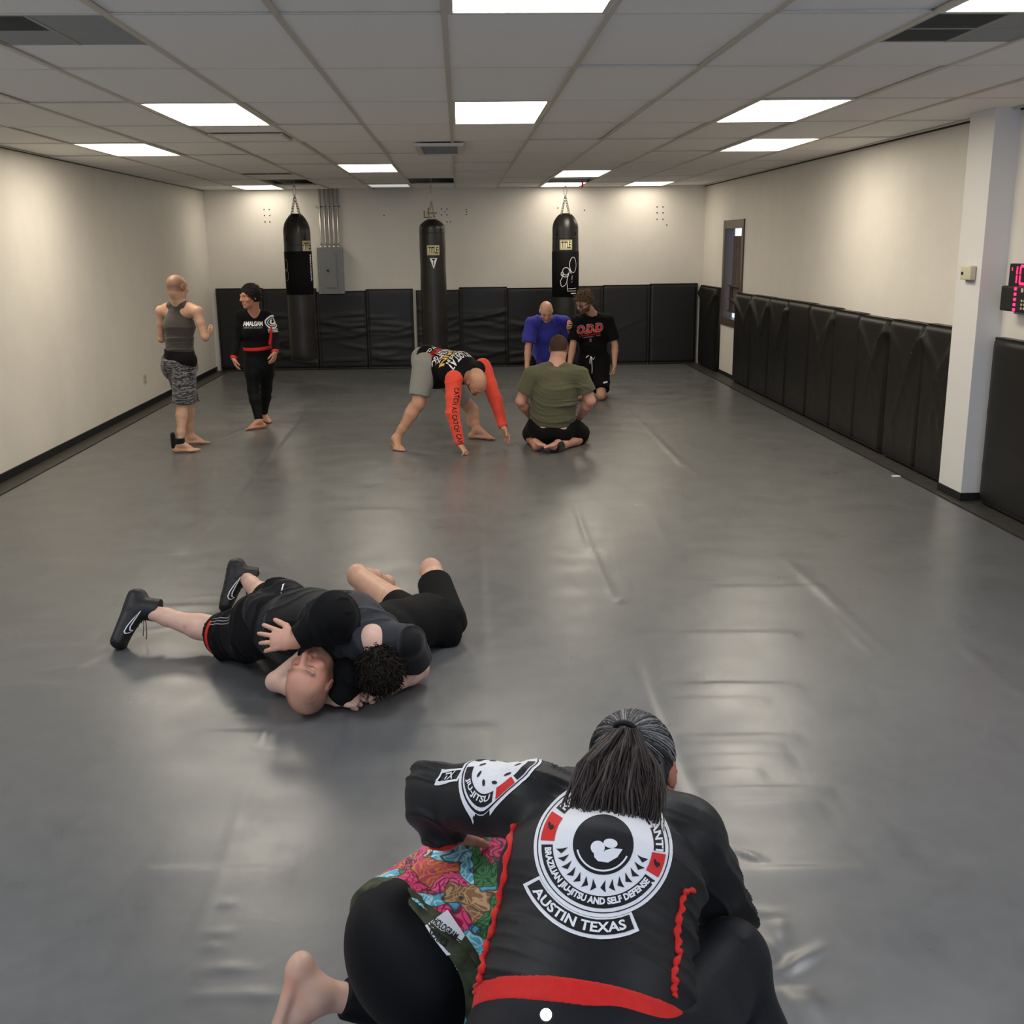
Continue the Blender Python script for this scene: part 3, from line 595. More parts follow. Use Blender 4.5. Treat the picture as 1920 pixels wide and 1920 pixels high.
# window in the right wall
wn = bpy.data.objects.new('window_1', None); wn.location = (XR, wy0, wz0); COL.objects.link(wn); struct(wn, 'narrow dark-framed window with drawn brown curtain in the right wall')
f = MB()
f.box((XR-.02, wy0-.02, wz0-.07), (XR+.12, wy0+.07, wz1+.02)).box((XR-.02, wy1-.07, wz0-.07), (XR+.12, wy1+.02, wz1+.02)).box((XR-.018, wy0+.07, wz1-.09), (XR+.12, wy1-.07, wz1+.018)).box((XR-.018, wy0+.07, wz0-.068), (XR+.12, wy1-.07, wz0+.03))
f.build('window_frame', M['frame_brown'], wn)
c = MB(); n = 60; vs_ = []
for k in range(n+1):
    y = wy0+.13+(wy1-wy0-.30)*k/n; d = .02*math.sin(k*.62)+.008*math.sin(k*1.7)
    for z, s_ in ((wz0+.10, 1.), ((wz0+wz1)/2, .85), (wz1-.19, .8)): vs_.append((XR+.085+d, (y-(wy0+wy1)/2)*s_+(wy0+wy1)/2, z))
c.add(vs_, [[3*k+q, 3*k+3+q, 3*k+4+q, 3*k+1+q] for k in range(n) for q in (0, 1)]); c.build('curtain', M['curtain'], wn, True)
for z in (1.20, 1.02, .86): MB().box((XR+.025, wy0+.05, z), (XR+.05, wy1-.15, z+.02)).build('cross_bar', M['frame_brown'], wn)
MB().box((XR+.025, wy1-.28, .86), (XR+.05, wy1-.25, 1.22)).build('cross_post', M['frame_brown'], wn)
gm = bpy.data.materials.new('window_glass'); gm.use_nodes = True; g_ = gm.node_tree.nodes['Principled BSDF']; g_.inputs['Transmission Weight'].default_value = 1; g_.inputs['Roughness'].default_value = .02; g_.inputs['IOR'].default_value = 1.1
MB().box((XR+.125, wy0+.02, wz0+.02), (XR+.131, wy1-.02, wz1-.02)).build('glass_pane', gm, wn)
# thermostat on the pillar
p = atx(1822, 512, PX); t = thing('thermostat', 'small cream thermostat on the face of the white pillar', 'thermostat', p); y, z = p[1], p[2]
MB().box((PX-.014, y-.045, z-.062), (PX+.001, y+.055, z-.01), .002).build('wall_plate', M['grille_grey'], t)
MB().box((PX-.045, y-.07, z-.045), (PX-.004, y+.075, z+.05), .008).build('housing', M['plastic'], t, True); MB().box((PX-.047, y+.03, z-.012), (PX-.044, y+.062, z+.008)).build('display', M['black'], t)

# interval timer on the right wall, near the pillar
ty = 6.95; zc = zat(1905, 512, 6.9)
t = thing('interval_timer', 'black digital round timer with glowing red digits at the right edge beside the pillar', 'timer', (XR, ty-.2, zc-.1))
z1 = atx(1902, 494, XR-.03)[2]; zm = atx(1902, 535, XR-.03)[2]; z2 = atx(1890, 583, XR-.10)[2]; y1 = atx(1898, 510, XR-.03)[1]; y2 = atx(1881, 560, XR-.10)[1]
MB().box((XR-.05, y1-.62, zm-.01), (XR, y1, z1), .006).build('display_box', M['black'], t)
MB().box((XR-.12, y2-.50, z2), (XR, y2, zm), .012).build('control_box', M['black'], t)
MB().box((XR-.05, y2-.35, z2-.02), (XR, y2-.06, z2+.005)).build('bracket', M['grille_grey'], t)
def seg7(ch, x, y, h, w, t_=.016):
    on_ = {'0': 'abcdef', '1': 'bc', '8': 'abcdefg', '3': 'abgcd'}[ch]; S = {'a': rect(w, t_, x, y+h/2), 'd': rect(w, t_, x, y-h/2), 'g': rect(w, t_, x, y), 'b': rect(t_, h/2-.008, x+w/2, y+h/4), 'c': rect(t_, h/2-.008, x+w/2, y-h/4), 'f': rect(t_, h/2-.008, x-w/2, y+h/4), 'e': rect(t_, h/2-.008, x-w/2, y-h/4)}
    return [S[k] for k in on_]
def on_wall(name, g, yc, zc_, X, mt):          # seen from inside: +u runs towards the camera
    v, f_ = g; return mesh_np(name, [(X, yc-a, zc_+b) for a, b in v], f_, mt, t)
hh = (z1-zm)*.80
for ch, xx in (('1', -.22), ('0', -.11), ('0', .06), ('0', .19)): on_wall('digit', join2(*seg7(ch, xx, 0, hh, .05 if ch == '1' else .085)), y1-.30, (z1+zm)/2, XR-.052, M['led'])
for g_2 in (rect(.014, .02, -.02, .03), rect(.014, .02, -.02, -.03), rect(.01, .02, -.26, .035)): on_wall('dot', g_2, y1-.30, (z1+zm)/2, XR-.052, M['led'])
on_wall('small_digits', join2(*[rect(.03, .018, 0, q*.033) for q in (-2, -1, 0, 1, 2)]), y2-.19, (zm+z2)/2, XR-.122, M['led'])
for g_2 in [rect(.02, .014, a*.034, b*.024) for a in (0, 1) for b in (-2, -1, 0)]+[rect(.03, .025, -.005, .065)]: on_wall('button', g_2, y2-.28, (zm+z2)/2-.005, XR-.122, M['plastic'])
on_wall('indicator_light', rect(.03, .08, 0, 0), y2-.36, (zm+z2)/2-.02, XR-.122, M['led'])
p = atz(1680, 893, .003); o = MB().box((p[0]-.03, p[1]-.02, .002), (p[0]+.03, p[1]+.02, .007), .002).build('paper_scrap', M['print_white']); tag(o, 'tiny white scrap on the mat near the white pillar', 'scrap')
# ================================================================== sculpting engine: smooth-blended solids turned into one continuous surface
class Sculpt:
    def __init__(s): s.p = []; s.k0 = .02
    def cone(s, A, B, ra, rb, k=None, sub=False, cut=None):
        s.p.append(('c', V(A), V(B), ra, rb, s.k0 if k is None else k, sub, cut)); return s
    def ell(s, C, r, axes=None, k=None, sub=False, cut=None):
        s.p.append(('e', V(C), np.eye(3) if axes is None else np.array([un(a) for a in axes]), V(r), s.k0 if k is None else k, sub, cut)); return s
    def slab(s, A, B, lat, a0, b0, a1, b1, k=None, cut=None, sub=False, rnd=2.):
        s.p.append(('s', V(A), V(B), un(lat), a0, b0, a1, b1, s.k0 if k is None else k, sub, cut, rnd)); return s
    def limb(s, pts, rs, k=None, cut=None):
        for i in range(len(pts)-1): s.cone(pts[i], pts[i+1], rs[i], rs[i+1], k, cut=cut)
        return s
    @staticmethod
    def dist(q, X, Y, Z):
        if q[0] == 'c':
            _, A, B, ra, rb, k, sub, cut = q; d = B-A; L2 = max(d@d, 1e-9); L = math.sqrt(L2)
            x, y, z = X-A[0], Y-A[1], Z-A[2]; ax = (x*d[0]+y*d[1]+z*d[2])/L; rad = np.sqrt(np.maximum(x*x+y*y+z*z-ax*ax, 0))
            t = np.clip((ax+rad*(rb-ra)/L)/L, 0, 1)
            D = np.sqrt((ax-t*L)**2+rad**2)-(ra+(rb-ra)*t)
        elif q[0] == 'e':
            _, C, Ax, r, k, sub, cut = q; x, y, z = X-C[0], Y-C[1], Z-C[2]
            u = [(x*a[0]+y*a[1]+z*a[2])/ri for a, ri in zip(Ax, r)]; k0 = np.sqrt(u[0]**2+u[1]**2+u[2]**2); k1 = np.sqrt((u[0]/r[0])**2+(u[1]/r[1])**2+(u[2]/r[2])**2)
            D = k0*(k0-1)/np.maximum(k1, 1e-6)
        else:
            _, A, B, lat, a0, b0, a1, b1, k, sub, cut, rnd = q; d = B-A; L = max(np.linalg.norm(d), 1e-6); d = d/L; lat = un(lat-d*(lat@d)); nn = np.cross(d, lat)
            x, y, z = X-A[0], Y-A[1], Z-A[2]; ax = x*d[0]+y*d[1]+z*d[2]; t = np.clip(ax/L, 0, 1); a = a0+(a1-a0)*t; b = b0+(b1-b0)*t; m = np.minimum(a, b)
            u = (x*lat[0]+y*lat[1]+z*lat[2])/a; w = (x*nn[0]+y*nn[1]+z*nn[2])/b; ov = (ax-t*L)/m
            k0 = (np.abs(u)**rnd+np.abs(w)**rnd+np.abs(ov)**rnd)**(1/rnd); g = np.sqrt((u/a)**2+(w/b)**2+(ov/m)**2)/np.maximum(np.sqrt(u*u+w*w+ov*ov), 1e-6)
            D = (k0-1)/np.maximum(g, 1e-6)
        cut = q[-2] if q[0] == 's' else q[-1]
        if cut is not None:
            for P, n in cut: D = np.maximum(D, (X-P[0])*n[0]+(Y-P[1])*n[1]+(Z-P[2])*n[2])
        return D
    @staticmethod
    def bounds(q):
        if q[0] == 'c': r = max(q[3], q[4]); return np.minimum(q[1], q[2])-r, np.maximum(q[1], q[2])+r
        if q[0] == 'e': e = np.sqrt(((q[2]*q[3][:, None])**2).sum(0)); return q[1]-e, q[1]+e
        r = max(q[4:8]); return np.minimum(q[1], q[2])-r, np.maximum(q[1], q[2])+r
    def mesh(s, h=.006, clips=(), pad=.02, floor=True):
        lo = np.min([s.bounds(q)[0] for q in s.p if not (q[-2] if q[0] != 's' else q[-3])], 0)-pad; hi = np.max([s.bounds(q)[1] for q in s.p if not (q[-2] if q[0] != 's' else q[-3])], 0)+pad
        if floor: lo[2] = max(lo[2], -.03)
        n = np.ceil((hi-lo)/h).astype(int)+1; ax = [lo[i]+h*np.arange(n[i]) for i in range(3)]
        D = np.full(n, .5, np.float32)
        for q in s.p:
            k = q[5] if q[0] == 'c' else q[4] if q[0] == 'e' else q[8]; sub = q[6] if q[0] == 'c' else q[5] if q[0] == 'e' else q[9]
            a, b = s.bounds(q); mg = k+3*h; i0 = np.clip(np.floor((a-mg-lo)/h).astype(int), 0, n-1); i1 = np.clip(np.ceil((b+mg-lo)/h).astype(int)+1, 1, n)
            if (i1 <= i0).any(): continue
            sl = tuple(slice(i0[i], i1[i]) for i in range(3))
            X = ax[0][sl[0]].astype(np.float32)[:, None, None]; Y = ax[1][sl[1]].astype(np.float32)[None, :, None]; Z = ax[2][sl[2]].astype(np.float32)[None, None, :]
            d = s.dist(q, X, Y, Z); o = D[sl]
            if sub: d = -d; hh = np.clip(.5-.5*(o-d)/k, 0, 1); D[sl] = o*(1-hh)+d*hh+k*hh*(1-hh)
            else: hh = np.clip(.5+.5*(o-d)/k, 0, 1); D[sl] = o*(1-hh)+d*hh-k*hh*(1-hh)
        X = ax[0].astype(np.float32)[:, None, None]; Y = ax[1].astype(np.float32)[None, :, None]; Z = ax[2].astype(np.float32)[None, None, :]
        for P, nn in clips: D = np.maximum(D, (X-P[0])*nn[0]+(Y-P[1])*nn[1]+(Z-P[2])*nn[2])
        if floor: D = np.maximum(D, -Z+.0015)
        D[0] = D[-1] = .5; D[:, 0] = D[:, -1] = .5; D[:, :, 0] = D[:, :, -1] = .5
        S = D < 0
        c = np.zeros(np.array(S.shape)-1, np.int8)
        for i in (0, 1):
            for j in (0, 1):
                for k in (0, 1): c += S[i:S.shape[0]-1+i, j:S.shape[1]-1+j, k:S.shape[2]-1+k]
        act = np.argwhere((c > 0) & (c < 8)); cid = np.full(c.shape, -1, np.int32); cid[tuple(act.T)] = np.arange(len(act))
        pos = np.zeros((len(act), 3)); cnt = np.zeros(len(act)); ds = {}
        for i in (0, 1):
            for j in (0, 1):
                for k in (0, 1): ds[(i, j, k)] = D[act[:, 0]+i, act[:, 1]+j, act[:, 2]+k]
        for a in range(3):
            for e in range(4):
                o = [0, 0, 0]; o[(a+1) % 3] = e & 1; o[(a+2) % 3] = e >> 1; p = o.copy(); p[a] = 1
                d0, d1 = ds[tuple(o)], ds[tuple(p)]; m = (d0 < 0) != (d1 < 0); t = np.where(m, d0/np.where(m, d0-d1, 1), 0)
                for b in range(3): pos[:, b] += m*(o[b]+(t if b == a else 0))
                cnt += m
        pos = lo+h*(act+pos/cnt[:, None])
        F = []
        for a in range(3):
            b, c2 = (a+1) % 3, (a+2) % 3; sl0 = [slice(None)]*3; sl1 = [slice(None)]*3; sl0[a] = slice(0, -1); sl1[a] = slice(1, None)
            A, B = S[tuple(sl0)], S[tuple(sl1)]
            for val in (0, 1):
                E_ = np.argwhere((A != B) & (A == bool(val)))
                ok = (E_[:, b] > 0) & (E_[:, c2] > 0) & (E_[:, b] < S.shape[b]-1) & (E_[:, c2] < S.shape[c2]-1); E_ = E_[ok]
                vb = np.zeros(3, int); vb[b] = 1; vc = np.zeros(3, int); vc[c2] = 1
                Q = [cid[tuple((E_-w).T)] for w in (vb*0, vb, vb+vc, vc)]; Q = np.stack(Q, 1); F.append(Q if val else Q[:, ::-1])
        F = np.concatenate(F); F = F[(F >= 0).all(1)]
        return pos, F
def vnormals(v, f):
    fn = np.cross(v[f[:, 2]]-v[f[:, 0]], v[f[:, 3]]-v[f[:, 1]]); n = np.zeros_like(v)
    for k in range(4):
        for a in range(3): n[:, a] += np.bincount(f[:, k], fn[:, a], len(v))
    return n/np.maximum(np.linalg.norm(n, axis=1), 1e-12)[:, None]
def relax(v, f, it=1, w=.5):
    e = np.concatenate([f[:, [0, 1]], f[:, [1, 2]], f[:, [2, 3]], f[:, [3, 0]]]); deg = np.bincount(e.ravel(), minlength=len(v))
    for _ in range(it):
        s = np.zeros_like(v)
        for a in range(3): s[:, a] = np.bincount(e[:, 0], v[e[:, 1], a], len(v))+np.bincount(e[:, 1], v[e[:, 0], a], len(v))
        v = v*(1-w)+w*s/np.maximum(deg, 1)[:, None]
    return v
def wrinkle(v, f, amp=.003, freq=38., dirv=(0, 0, 1), seed=1, spots=(), base=.35):
    """cloth creases across `dirv`, stronger round the given spots (point, radius)"""
    r = np.random.default_rng(seed); n = vnormals(v, f); d = un(dirv); o = v@d; p1 = np.cross(d, [.3, .9, .2]); q = v@p1; z = v@np.cross(d, p1)
    w = np.sin(o*freq+1.8*np.sin(q*9+r.uniform(0, 6))+1.4*np.sin(z*8+r.uniform(0, 6))); w2 = np.sin(o*freq*1.9+2*np.sin(q*15+r.uniform(0, 6))+z*11)
    h = (1-np.abs(np.sin(o*freq*.5+.9*np.sin(q*9+r.uniform(0, 6))+.7*np.sin(z*8+r.uniform(0, 6)))))**2.2*1.3+.6*(1-np.abs(w2))**2.5*(w > -.3); m = np.full(len(v), base)
    m *= 1.2*np.clip(.55+.65*np.sin(q*7+z*5+r.uniform(0, 6)), .1, 1.2)
    for P, R in spots: m += np.exp(-((v-V(P))**2).sum(1)/R**2)
    return v+n*((h-.25)*np.clip(m, 0, 1.2)*amp*1.35)[:, None]
PAD_COUNT = [0]
def solid(name, sc, m, parent, h=.006, clips=(), tint=None, wr=None, sm=1, floor=True):
    v, f = sc.mesh(h, clips, floor=floor); v = relax(v, f, sm)
    if wr: v = wrinkle(v, f, **wr)
    if floor: v[:, 2] = np.maximum(v[:, 2], .0015)
    o = mesh_np(name, v, f, m, parent, tint=(tint(v) if tint else None)); o['_'] = 0; del o['_']
    PAD_COUNT[0] += len(f); return o
def bvh_of(o):
    off = world_loc(o); return BVHTree.FromPolygons([tuple(v.co+off) for v in o.data.vertices], [tuple(p.vertices) for p in o.data.polygons])

# ------------------------------------------------------------------ anatomy
def frame(front, up):
    y = un(front); z = un(V(up)-y*np.dot(up, y)); x = np.cross(y, z); return x, y, z      # x = the person's right
def head(sc, C, front, up, s=1., neck=None, nr=.052, ears=True, nose=1., jaw=1., jowl=0.):
    x, y, z = frame(front, up); A = (x, y, z); P = lambda a, b, c: V(C)+(x*a+y*b+z*c)*s; R = lambda *r: V(*r)*s
    sc.ell(P(0, -.014, .032), R(.074, .094, .082), A, k=.015); sc.ell(P(0, .026, .004), R(.067, .073, .085), A, k=.02*s)
    sc.ell(P(0, .036, -.058), R(.054*jaw, .052, .048), A, k=.02*s); sc.ell(P(0, .070, -.093), R(.024*jaw, .020, .018), A, k=.022*s)
    if jowl: sc.ell(P(0, .02, -.085), R(.058, .05, .03), A, k=.02*s)
    sc.ell(P(0, -.05, -.03), R(.055, .05, .05), A, k=.02*s)
    for q in (-1, 1):
        sc.ell(P(q*.040, .066, -.022), R(.024, .020, .022), A, k=.015*s)
        sc.ell(P(q*.031, .099, .012), R(.019, .014, .012), A, k=.012*s, sub=True)
        sc.ell(P(q*.031, .076, .009), R(.015, .013, .011), A, k=.004*s)
        sc.cone(P(q*.014, .093, .030), P(q*.048, .081, .030), .0085*s, .006*s, k=.012*s)
        if ears:
            ea = (un(x*.9-y*.25*q*q+0*z), un(y*.95+x*.25*q), z); sc.ell(P(q*.077, -.008, .000), R(.008, .019, .031), (un(x-y*.35*q), un(y+x*.35*q), z), k=.006*s)
            sc.ell(P(q*.088, -.002, .003), R(.005, .010, .018), (un(x-y*.35*q), un(y+x*.35*q), z), k=.004*s, sub=True)
    sc.cone(P(0, .094, .022), P(0, .113*nose, -.020), .0075*s, .0125*s, k=.012*s)
    for q in (-1, 1): sc.ell(P(q*.013, .100, -.026), R(.009, .011, .008), A, k=.006*s); sc.ell(P(q*.008, .108, -.034), R(.004, .005, .003), A, k=.003*s, sub=True)
    sc.cone(P(-.019, .088, -.052), P(.019, .088, -.052), .0065*s, .0065*s, k=.008*s); sc.cone(P(-.016, .088, -.064), P(.016, .088, -.064), .0075*s, .0075*s, k=.008*s)
    sc.cone(P(-.024, .096, -.058), P(.024, .096, -.058), .002*s, .002*s, k=.004*s, sub=True)
    if neck is not None: sc.cone(P(0, -.025, -.055), neck, nr*s, nr*1.12, k=.03)
    return lambda a, b, c: P(a, b, c)
def hand(sc, W, d, n, side, s=1., curl=.3, spread=.12, thumb=.6, grip=0.):
    """W wrist, d towards the fingers, n out of the palm, side=+1 when the thumb lies towards cross(d, n)"""
    d = un(d); n = un(V(n)-d*np.dot(n, d)); l = np.cross(d, n)*side; W = V(W)
    sc.slab(W-d*.01, W+d*.035*s, l, .027*s, .019*s, .036*s, .017*s, k=.015); sc.slab(W+d*.035*s, W+d*.078*s, l, .037*s, .016*s, .039*s, .013*s, k=.01)
    lens = [(.034, .062), (.0115, .070), (-.0115, .066), (-.033, .052)]
    for i, (o, L) in enumerate(lens):
        b = W+d*(.082-.008*abs(i-1.2))*s+l*o*s; a = curl*(1+.15*i); sp = (1.5-i)*spread; dd = un(d*math.cos(sp)+l*math.sin(sp)); p = [b]; ang = a*.6
        for q, fr in enumerate((.45, .31, .24)):
            di = un(dd*math.cos(ang)+n*math.sin(ang)); p.append(p[-1]+di*L*fr*s); ang += a*(1.1 if q == 0 else .8)
        r = .0093*s; sc.cone(b-dd*.02*s, p[0], .010*s, r*1.02, k=.006); sc.cone(p[0], p[1], r, r*.93, k=.003); sc.cone(p[1], p[2], r*.93, r*.86, k=.003); sc.cone(p[2], p[3], r*.86, r*.74, k=.003)
    b = W+d*.018*s+l*.022*s; t1 = un(d*.65+l*thumb+n*.35); t2 = un(d*.85+l*thumb*.4+n*.30); p1 = b+t1*.040*s; p2 = p1+t2*.030*s; p3 = p2+un(t2+n*.1)*.024*s
    sc.cone(b, p1, .016*s, .0125*s, k=.012); sc.cone(p1, p2, .0115*s, .0105*s, k=.004); sc.cone(p2, p3, .0105*s, .0088*s, k=.003)
def foot(sc, Ak, d, up=(0, 0, 1), s=1., side=1, toes=True, h0=.075):
    """Ak ankle joint, d towards the toes, sole h0 below the ankle along -up; side=+1 big toe towards cross(d, up)"""
    d = un(V(d)); u = un(V(up)-d*np.dot(up, d)); l = np.cross(d, u)*side; G = V(Ak)-u*h0*s
    sc.cone(Ak, G-d*.035*s+u*.032*s, .034*s, .031*s, k=.02); sc.ell(G-d*.048*s+u*.026*s, V(.030, .030, .026)*s, (l, d, u), k=.015)
    sc.cone(V(Ak)+d*.012*s, G+d*.085*s+u*.030*s, .036*s, .026*s, k=.02)
    sc.slab(G-d*.03*s+u*.022*s, G+d*.115*s+u*.017*s+l*.004, l, .030*s, .020*s, .043*s, .016*s, k=.015)
    if toes:
        for i, (o, L, r) in enumerate([(.031, .048, .0135), (.010, .044, .0098), (-.007, .039, .0092), (-.022, .033, .0088), (-.036, .025, .0085)]):
            b = G+d*(.122-.009*i*(i > 0))*s+l*o*s+u*.013*s; e = b+d*L*.9*s-u*(.003)*s; m_ = (b+e)/2+u*.004*s
            sc.cone(b-d*.015*s, m_, r*s, r*.92*s, k=.004); sc.cone(m_, e, r*.9*s, r*.88*s, k=.003)
def arm(sc, S, E, Wr, w=1., k=.015):
    S, E, Wr = V(S), V(E), V(Wr); sc.limb([S, S+(E-S)*.45, E], [.052*w, .045*w, .037*w], k=k); m = E+(Wr-E)*.28; sc.limb([E, m, Wr], [.037*w, .040*w, .0255*w**.6], k=k)
def leg(sc, Hp, K, Ak, w=1., back=None, k=.02):
    Hp, K, Ak = V(Hp), V(K), V(Ak); sc.limb([Hp, Hp+(K-Hp)*.35, K], [.088*w, .078*w, .053*w], k=k); sc.limb([K, K+(Ak-K)*.30, K+(Ak-K)*.72, Ak], [.051*w, .052*w, .038*w, .034*w**.5], k=k)
    if back is not None:
        b = un(back); sc.ell(K+(Ak-K)*.30+b*.022*w, (.040*w, .036*w, .10*w), (un(np.cross(b, Ak-K)), b, un(Ak-K)), k=.025)
    sc.ell(K-(un(back)*.018 if back is not None else 0), (.044*w, .044*w, .048*w), k=.02)
def skin_tint(base, hf=None, lips=(.42, .13, .10), hair=None, hairline=None, flush=1., brow=(.10, .06, .04), spots=(), beard=None, eyes=True, browamp=.8):
    base = V(base)
    def fn(v):
        c = np.tile(base, (len(v), 1)); g = .5+.5*np.sin(v[:, 0]*31+np.sin(v[:, 1]*27)*2)*np.sin(v[:, 2]*29+v[:, 1]*13)
        c *= (1-.06*g)[:, None]*V(1, .97, .95)
        def blend(w, col): nonlocal c; w = np.clip(w, 0, 1)[:, None]; c = c*(1-w)+V(col)*w
        for P, r, col, w_ in spots: blend(np.exp(-((v-V(P))**2).sum(1)/r**2)*w_, col)
        if hf is not None:
            C, x, y, z, s = hf; q = (v-C)/s; a, b, d = q@x, q@y, q@z; near = (np.abs(q)).max(1) < .17
            G = lambda ca, cb, cd, r: near*np.exp(-(((a-ca)/r[0])**2+((b-cb)/r[1])**2+((d-cd)/r[2])**2))
            for sg in (-1, 1):
                blend(G(sg*.045, .07, -.03, (.03, .05, .025))*.35*flush, base*V(1.1, .62, .55)); blend(G(sg*.084, -.005, 0, (.02, .03, .04))*.45*flush, base*V(1.05, .55, .48))
                blend(G(sg*.032, .088, .034, (.020, .03, .0055))*browamp, brow)
                if eyes: blend(G(sg*.031, .088, .006, (.016, .02, .0035))*.9, (.05, .03, .025)); blend(G(sg*.031, .088, .018, (.018, .02, .005))*.35, base*.6)
            blend(G(0, .11, -.022, (.02, .03, .016))*.4*flush, base*V(1.1, .58, .5)); blend(G(0, .095, -.053, (.021, .02, .006))*.75, lips); blend(G(0, .095, -.064, (.018, .02, .006))*.7, lips)
            blend(G(0, .1, -.0585, (.024, .02, .0022))*.9, (.08, .02, .02))
            if beard is not None:
                col, dens = beard; w = near*(b > -.02)*np.clip((-.028-d+(b < .06)*.0)/.02, 0, 1)*np.clip((.13+d)/.02, 0, 1)*dens; w = w*(1-G(0, .1, -.058, (.02, .03, .010)))*np.clip((.10-np.abs(a))/.02, 0, 1)
                w = np.where((d > -.045) & (np.abs(a) < .05) & (b > .06) & (d > -.040), 0, w); blend(w, col)
            if hair is not None:
                col, dens = hair; hl = hairline(a, b, d); blend(near*np.clip(hl, 0, 1)*dens*(.85+.15*np.sin(a*420)*np.sin(d*380+b*300)), col)
        return np.clip(c, 0, 1)
    return fn
def tufts(name, C, front, up, s, parent, m, n, length, rad, lo=-.02, col=(.02, .015, .01), col2=None, curl=.3, mask=None, fall=(0, 0, -1), seed=3, shell=(.079, .099, .088), off=(0, -.014, .032), lift=.35, seg=4, w=.0035, comb=None, base=True):
    """short hair: a close cap of many tapered locks that grow from the scalp"""
    r = np.random.default_rng(seed); x, y, z = frame(front, up); O = V(C)+(x*off[0]+y*off[1]+z*off[2])*s; vs_, fs, tn = [], [], []; fall = V(fall)
    i = 0; t = 0
    while i < n and t < n*12:
        t += 1; d = un(r.normal(size=3)); loc = d*V(shell)
        if not (mask(loc[0]+off[0], loc[1]+off[1], loc[2]+off[2]) if mask else loc[2] > lo): continue
        p = O+(x*loc[0]+y*loc[1]+z*loc[2])*s*.985; nn = un(x*d[0]/shell[0]+y*d[1]/shell[1]+z*d[2]/shell[2]); fl = fall-nn*np.dot(fall, nn)
        if comb is not None: fl = fl+comb(loc, x, y, z); fl = fl-nn*np.dot(fl, nn)*.7
        di = un(nn*lift+fl*.8+r.normal(size=3)*.25*curl*2); L = length*r.uniform(.6, 1.2)*s; sd = un(np.cross(di, nn)+1e-4); k0 = len(vs_); cc = V(col) if col2 is None else V(col)+(V(col2)-V(col))*r.uniform(0, 1)
        cu = r.normal(size=3)*curl
        for q in range(seg+1):
            f_ = q/seg; wd = w*s*(1-f_**1.5*.9)*r.uniform(.9, 1.1); vs_ += [p+sd*wd, p-sd*wd, p+nn*wd*.9]; tn += [cc*r.uniform(.85, 1.15)]*3
            di = un(di+cu*.35+fl*.25-nn*.12*q*(lift > .2)); p = p+di*L/seg
        for q in range(seg):
            a = k0+3*q
            for e in range(3): fs.append([a+e, a+(e+1) % 3, a+3+(e+1) % 3, a+3+e])
        i += 1
    o = mesh_np(name, np.array(vs_), np.array(fs), m, parent, tint=np.array(tn)); return o
def hair_cap(name, C, front, up, s, parent, m, col, cuts, grow=.006, h=.004, amp=.002, extra=None, freq=120, stripe=None):
    x, y, z = frame(front, up); sc = Sculpt(); P = lambda a, b, c: V(C)+(x*a+y*b+z*c)*s
    sc.ell(P(0, -.014, .032), (V(.074, .094, .082)+grow)*s, (x, y, z), k=.01); sc.ell(P(0, -.045, -.02), (V(.058, .055, .060)+grow)*s, (x, y, z), k=.02)
    if extra: extra(sc, P, (x, y, z))
    cl = [(P(*p), un(x*n[0]+y*n[1]+z*n[2])) for p, n in cuts]; v, f = sc.mesh(h, cl, floor=False); v = relax(v, f, 1); n = vnormals(v, f); q = (v-V(C))/s; a, b, d = q@x, q@y, q@z
    th = np.arctan2(d-.03, b+.05); w = np.sin(a*freq*2.2+1.5*np.sin(th*5)+np.sin(th*11))*.6+.4*np.sin(a*freq*4.3+th*9); v = v+n*(amp*w)[:, None]; v[:, 2] = np.maximum(v[:, 2], .002)
    c = np.tile(V(col), (len(v), 1))*(1+.35*w[:, None]*.5)
    if stripe: c = stripe(a, b, d, c)
    return mesh_np(name, v, f, m, parent, tint=np.clip(c, 0, 1))
# ------------------------------------------------------------------ clothing builders
def mids(J): return (V(J['HR'])+V(J['HL']))/2, (V(J['SR'])+V(J['SL']))/2
def torso(sc, J, w=1., g=0., belly=0., t0=0., cut=None, shoulders=True, neck=True, wl=1., k=.04, bust=0., trap=True, rear=True):
    P, S = mids(J); ax = S-P; lat = V(J['HR'])-V(J['HL']); lc = V(J['SR'])-V(J['SL']); sw = np.linalg.norm(lc)/2; q = lambda t: P+ax*t
    fr = un(np.cross(un(ax), un(lc)))
    lm = un(un(lat)+un(lc))
    bend = V(J.get('bend', (0, 0, 0)))
    if t0 < .3: sc.slab(q(max(t0, -.05)), q(.35)+bend*.6, lat, .158*w+g, .112*w+g, .142*w*wl+g, .102*w+g, k=k, cut=cut)
    sc.slab(q(.35)+bend*.6, q(.72)+bend*.6, lm, .142*w*wl+g, .102*w+g, .158*w+g, .112*w+g, k=k, cut=cut)
    sc.slab(q(.72)+bend*.6, q(.95), lc, .158*w+g, .112*w+g, .125*w+g, .072*w+g, k=k, cut=cut)
    if belly: sc.ell(q(.25)+fr*.05, (.15*w+g, .10*w+belly+g, .16), (un(lm), fr, un(ax)), k=.05, cut=cut)
    if bust:
        for s in (-1, 1): sc.ell(q(.68)+fr*.075*w+un(lc)*s*.07, (.055, .045, .05), k=.04, cut=cut)
    if rear and t0 < .05:
        lh = un(lat); fh = un(np.cross(un(ax), lh))
        for s in (-1, 1): sc.ell(P-fh*.055*w-un(ax)*.03+lh*s*.07*w, V(.085, .085, .095)*w+g, (lh, fh, un(ax)), k=.04, cut=cut)
    if shoulders:
        for a in ('SR', 'SL'): sc.cone(S+(V(J[a])-S)*.35-ax*.03, V(J[a]), .062*w+g, .056*w+g, k=.03, cut=cut)
    if trap and 'N' in J:
        for a in ('SR', 'SL'): sc.cone(V(J['N'])-un(ax)*.015, V(J[a])*.72+V(J['N'])*.28, .043*w+g*.6, .048*w+g, k=.03, cut=cut)
    return fr
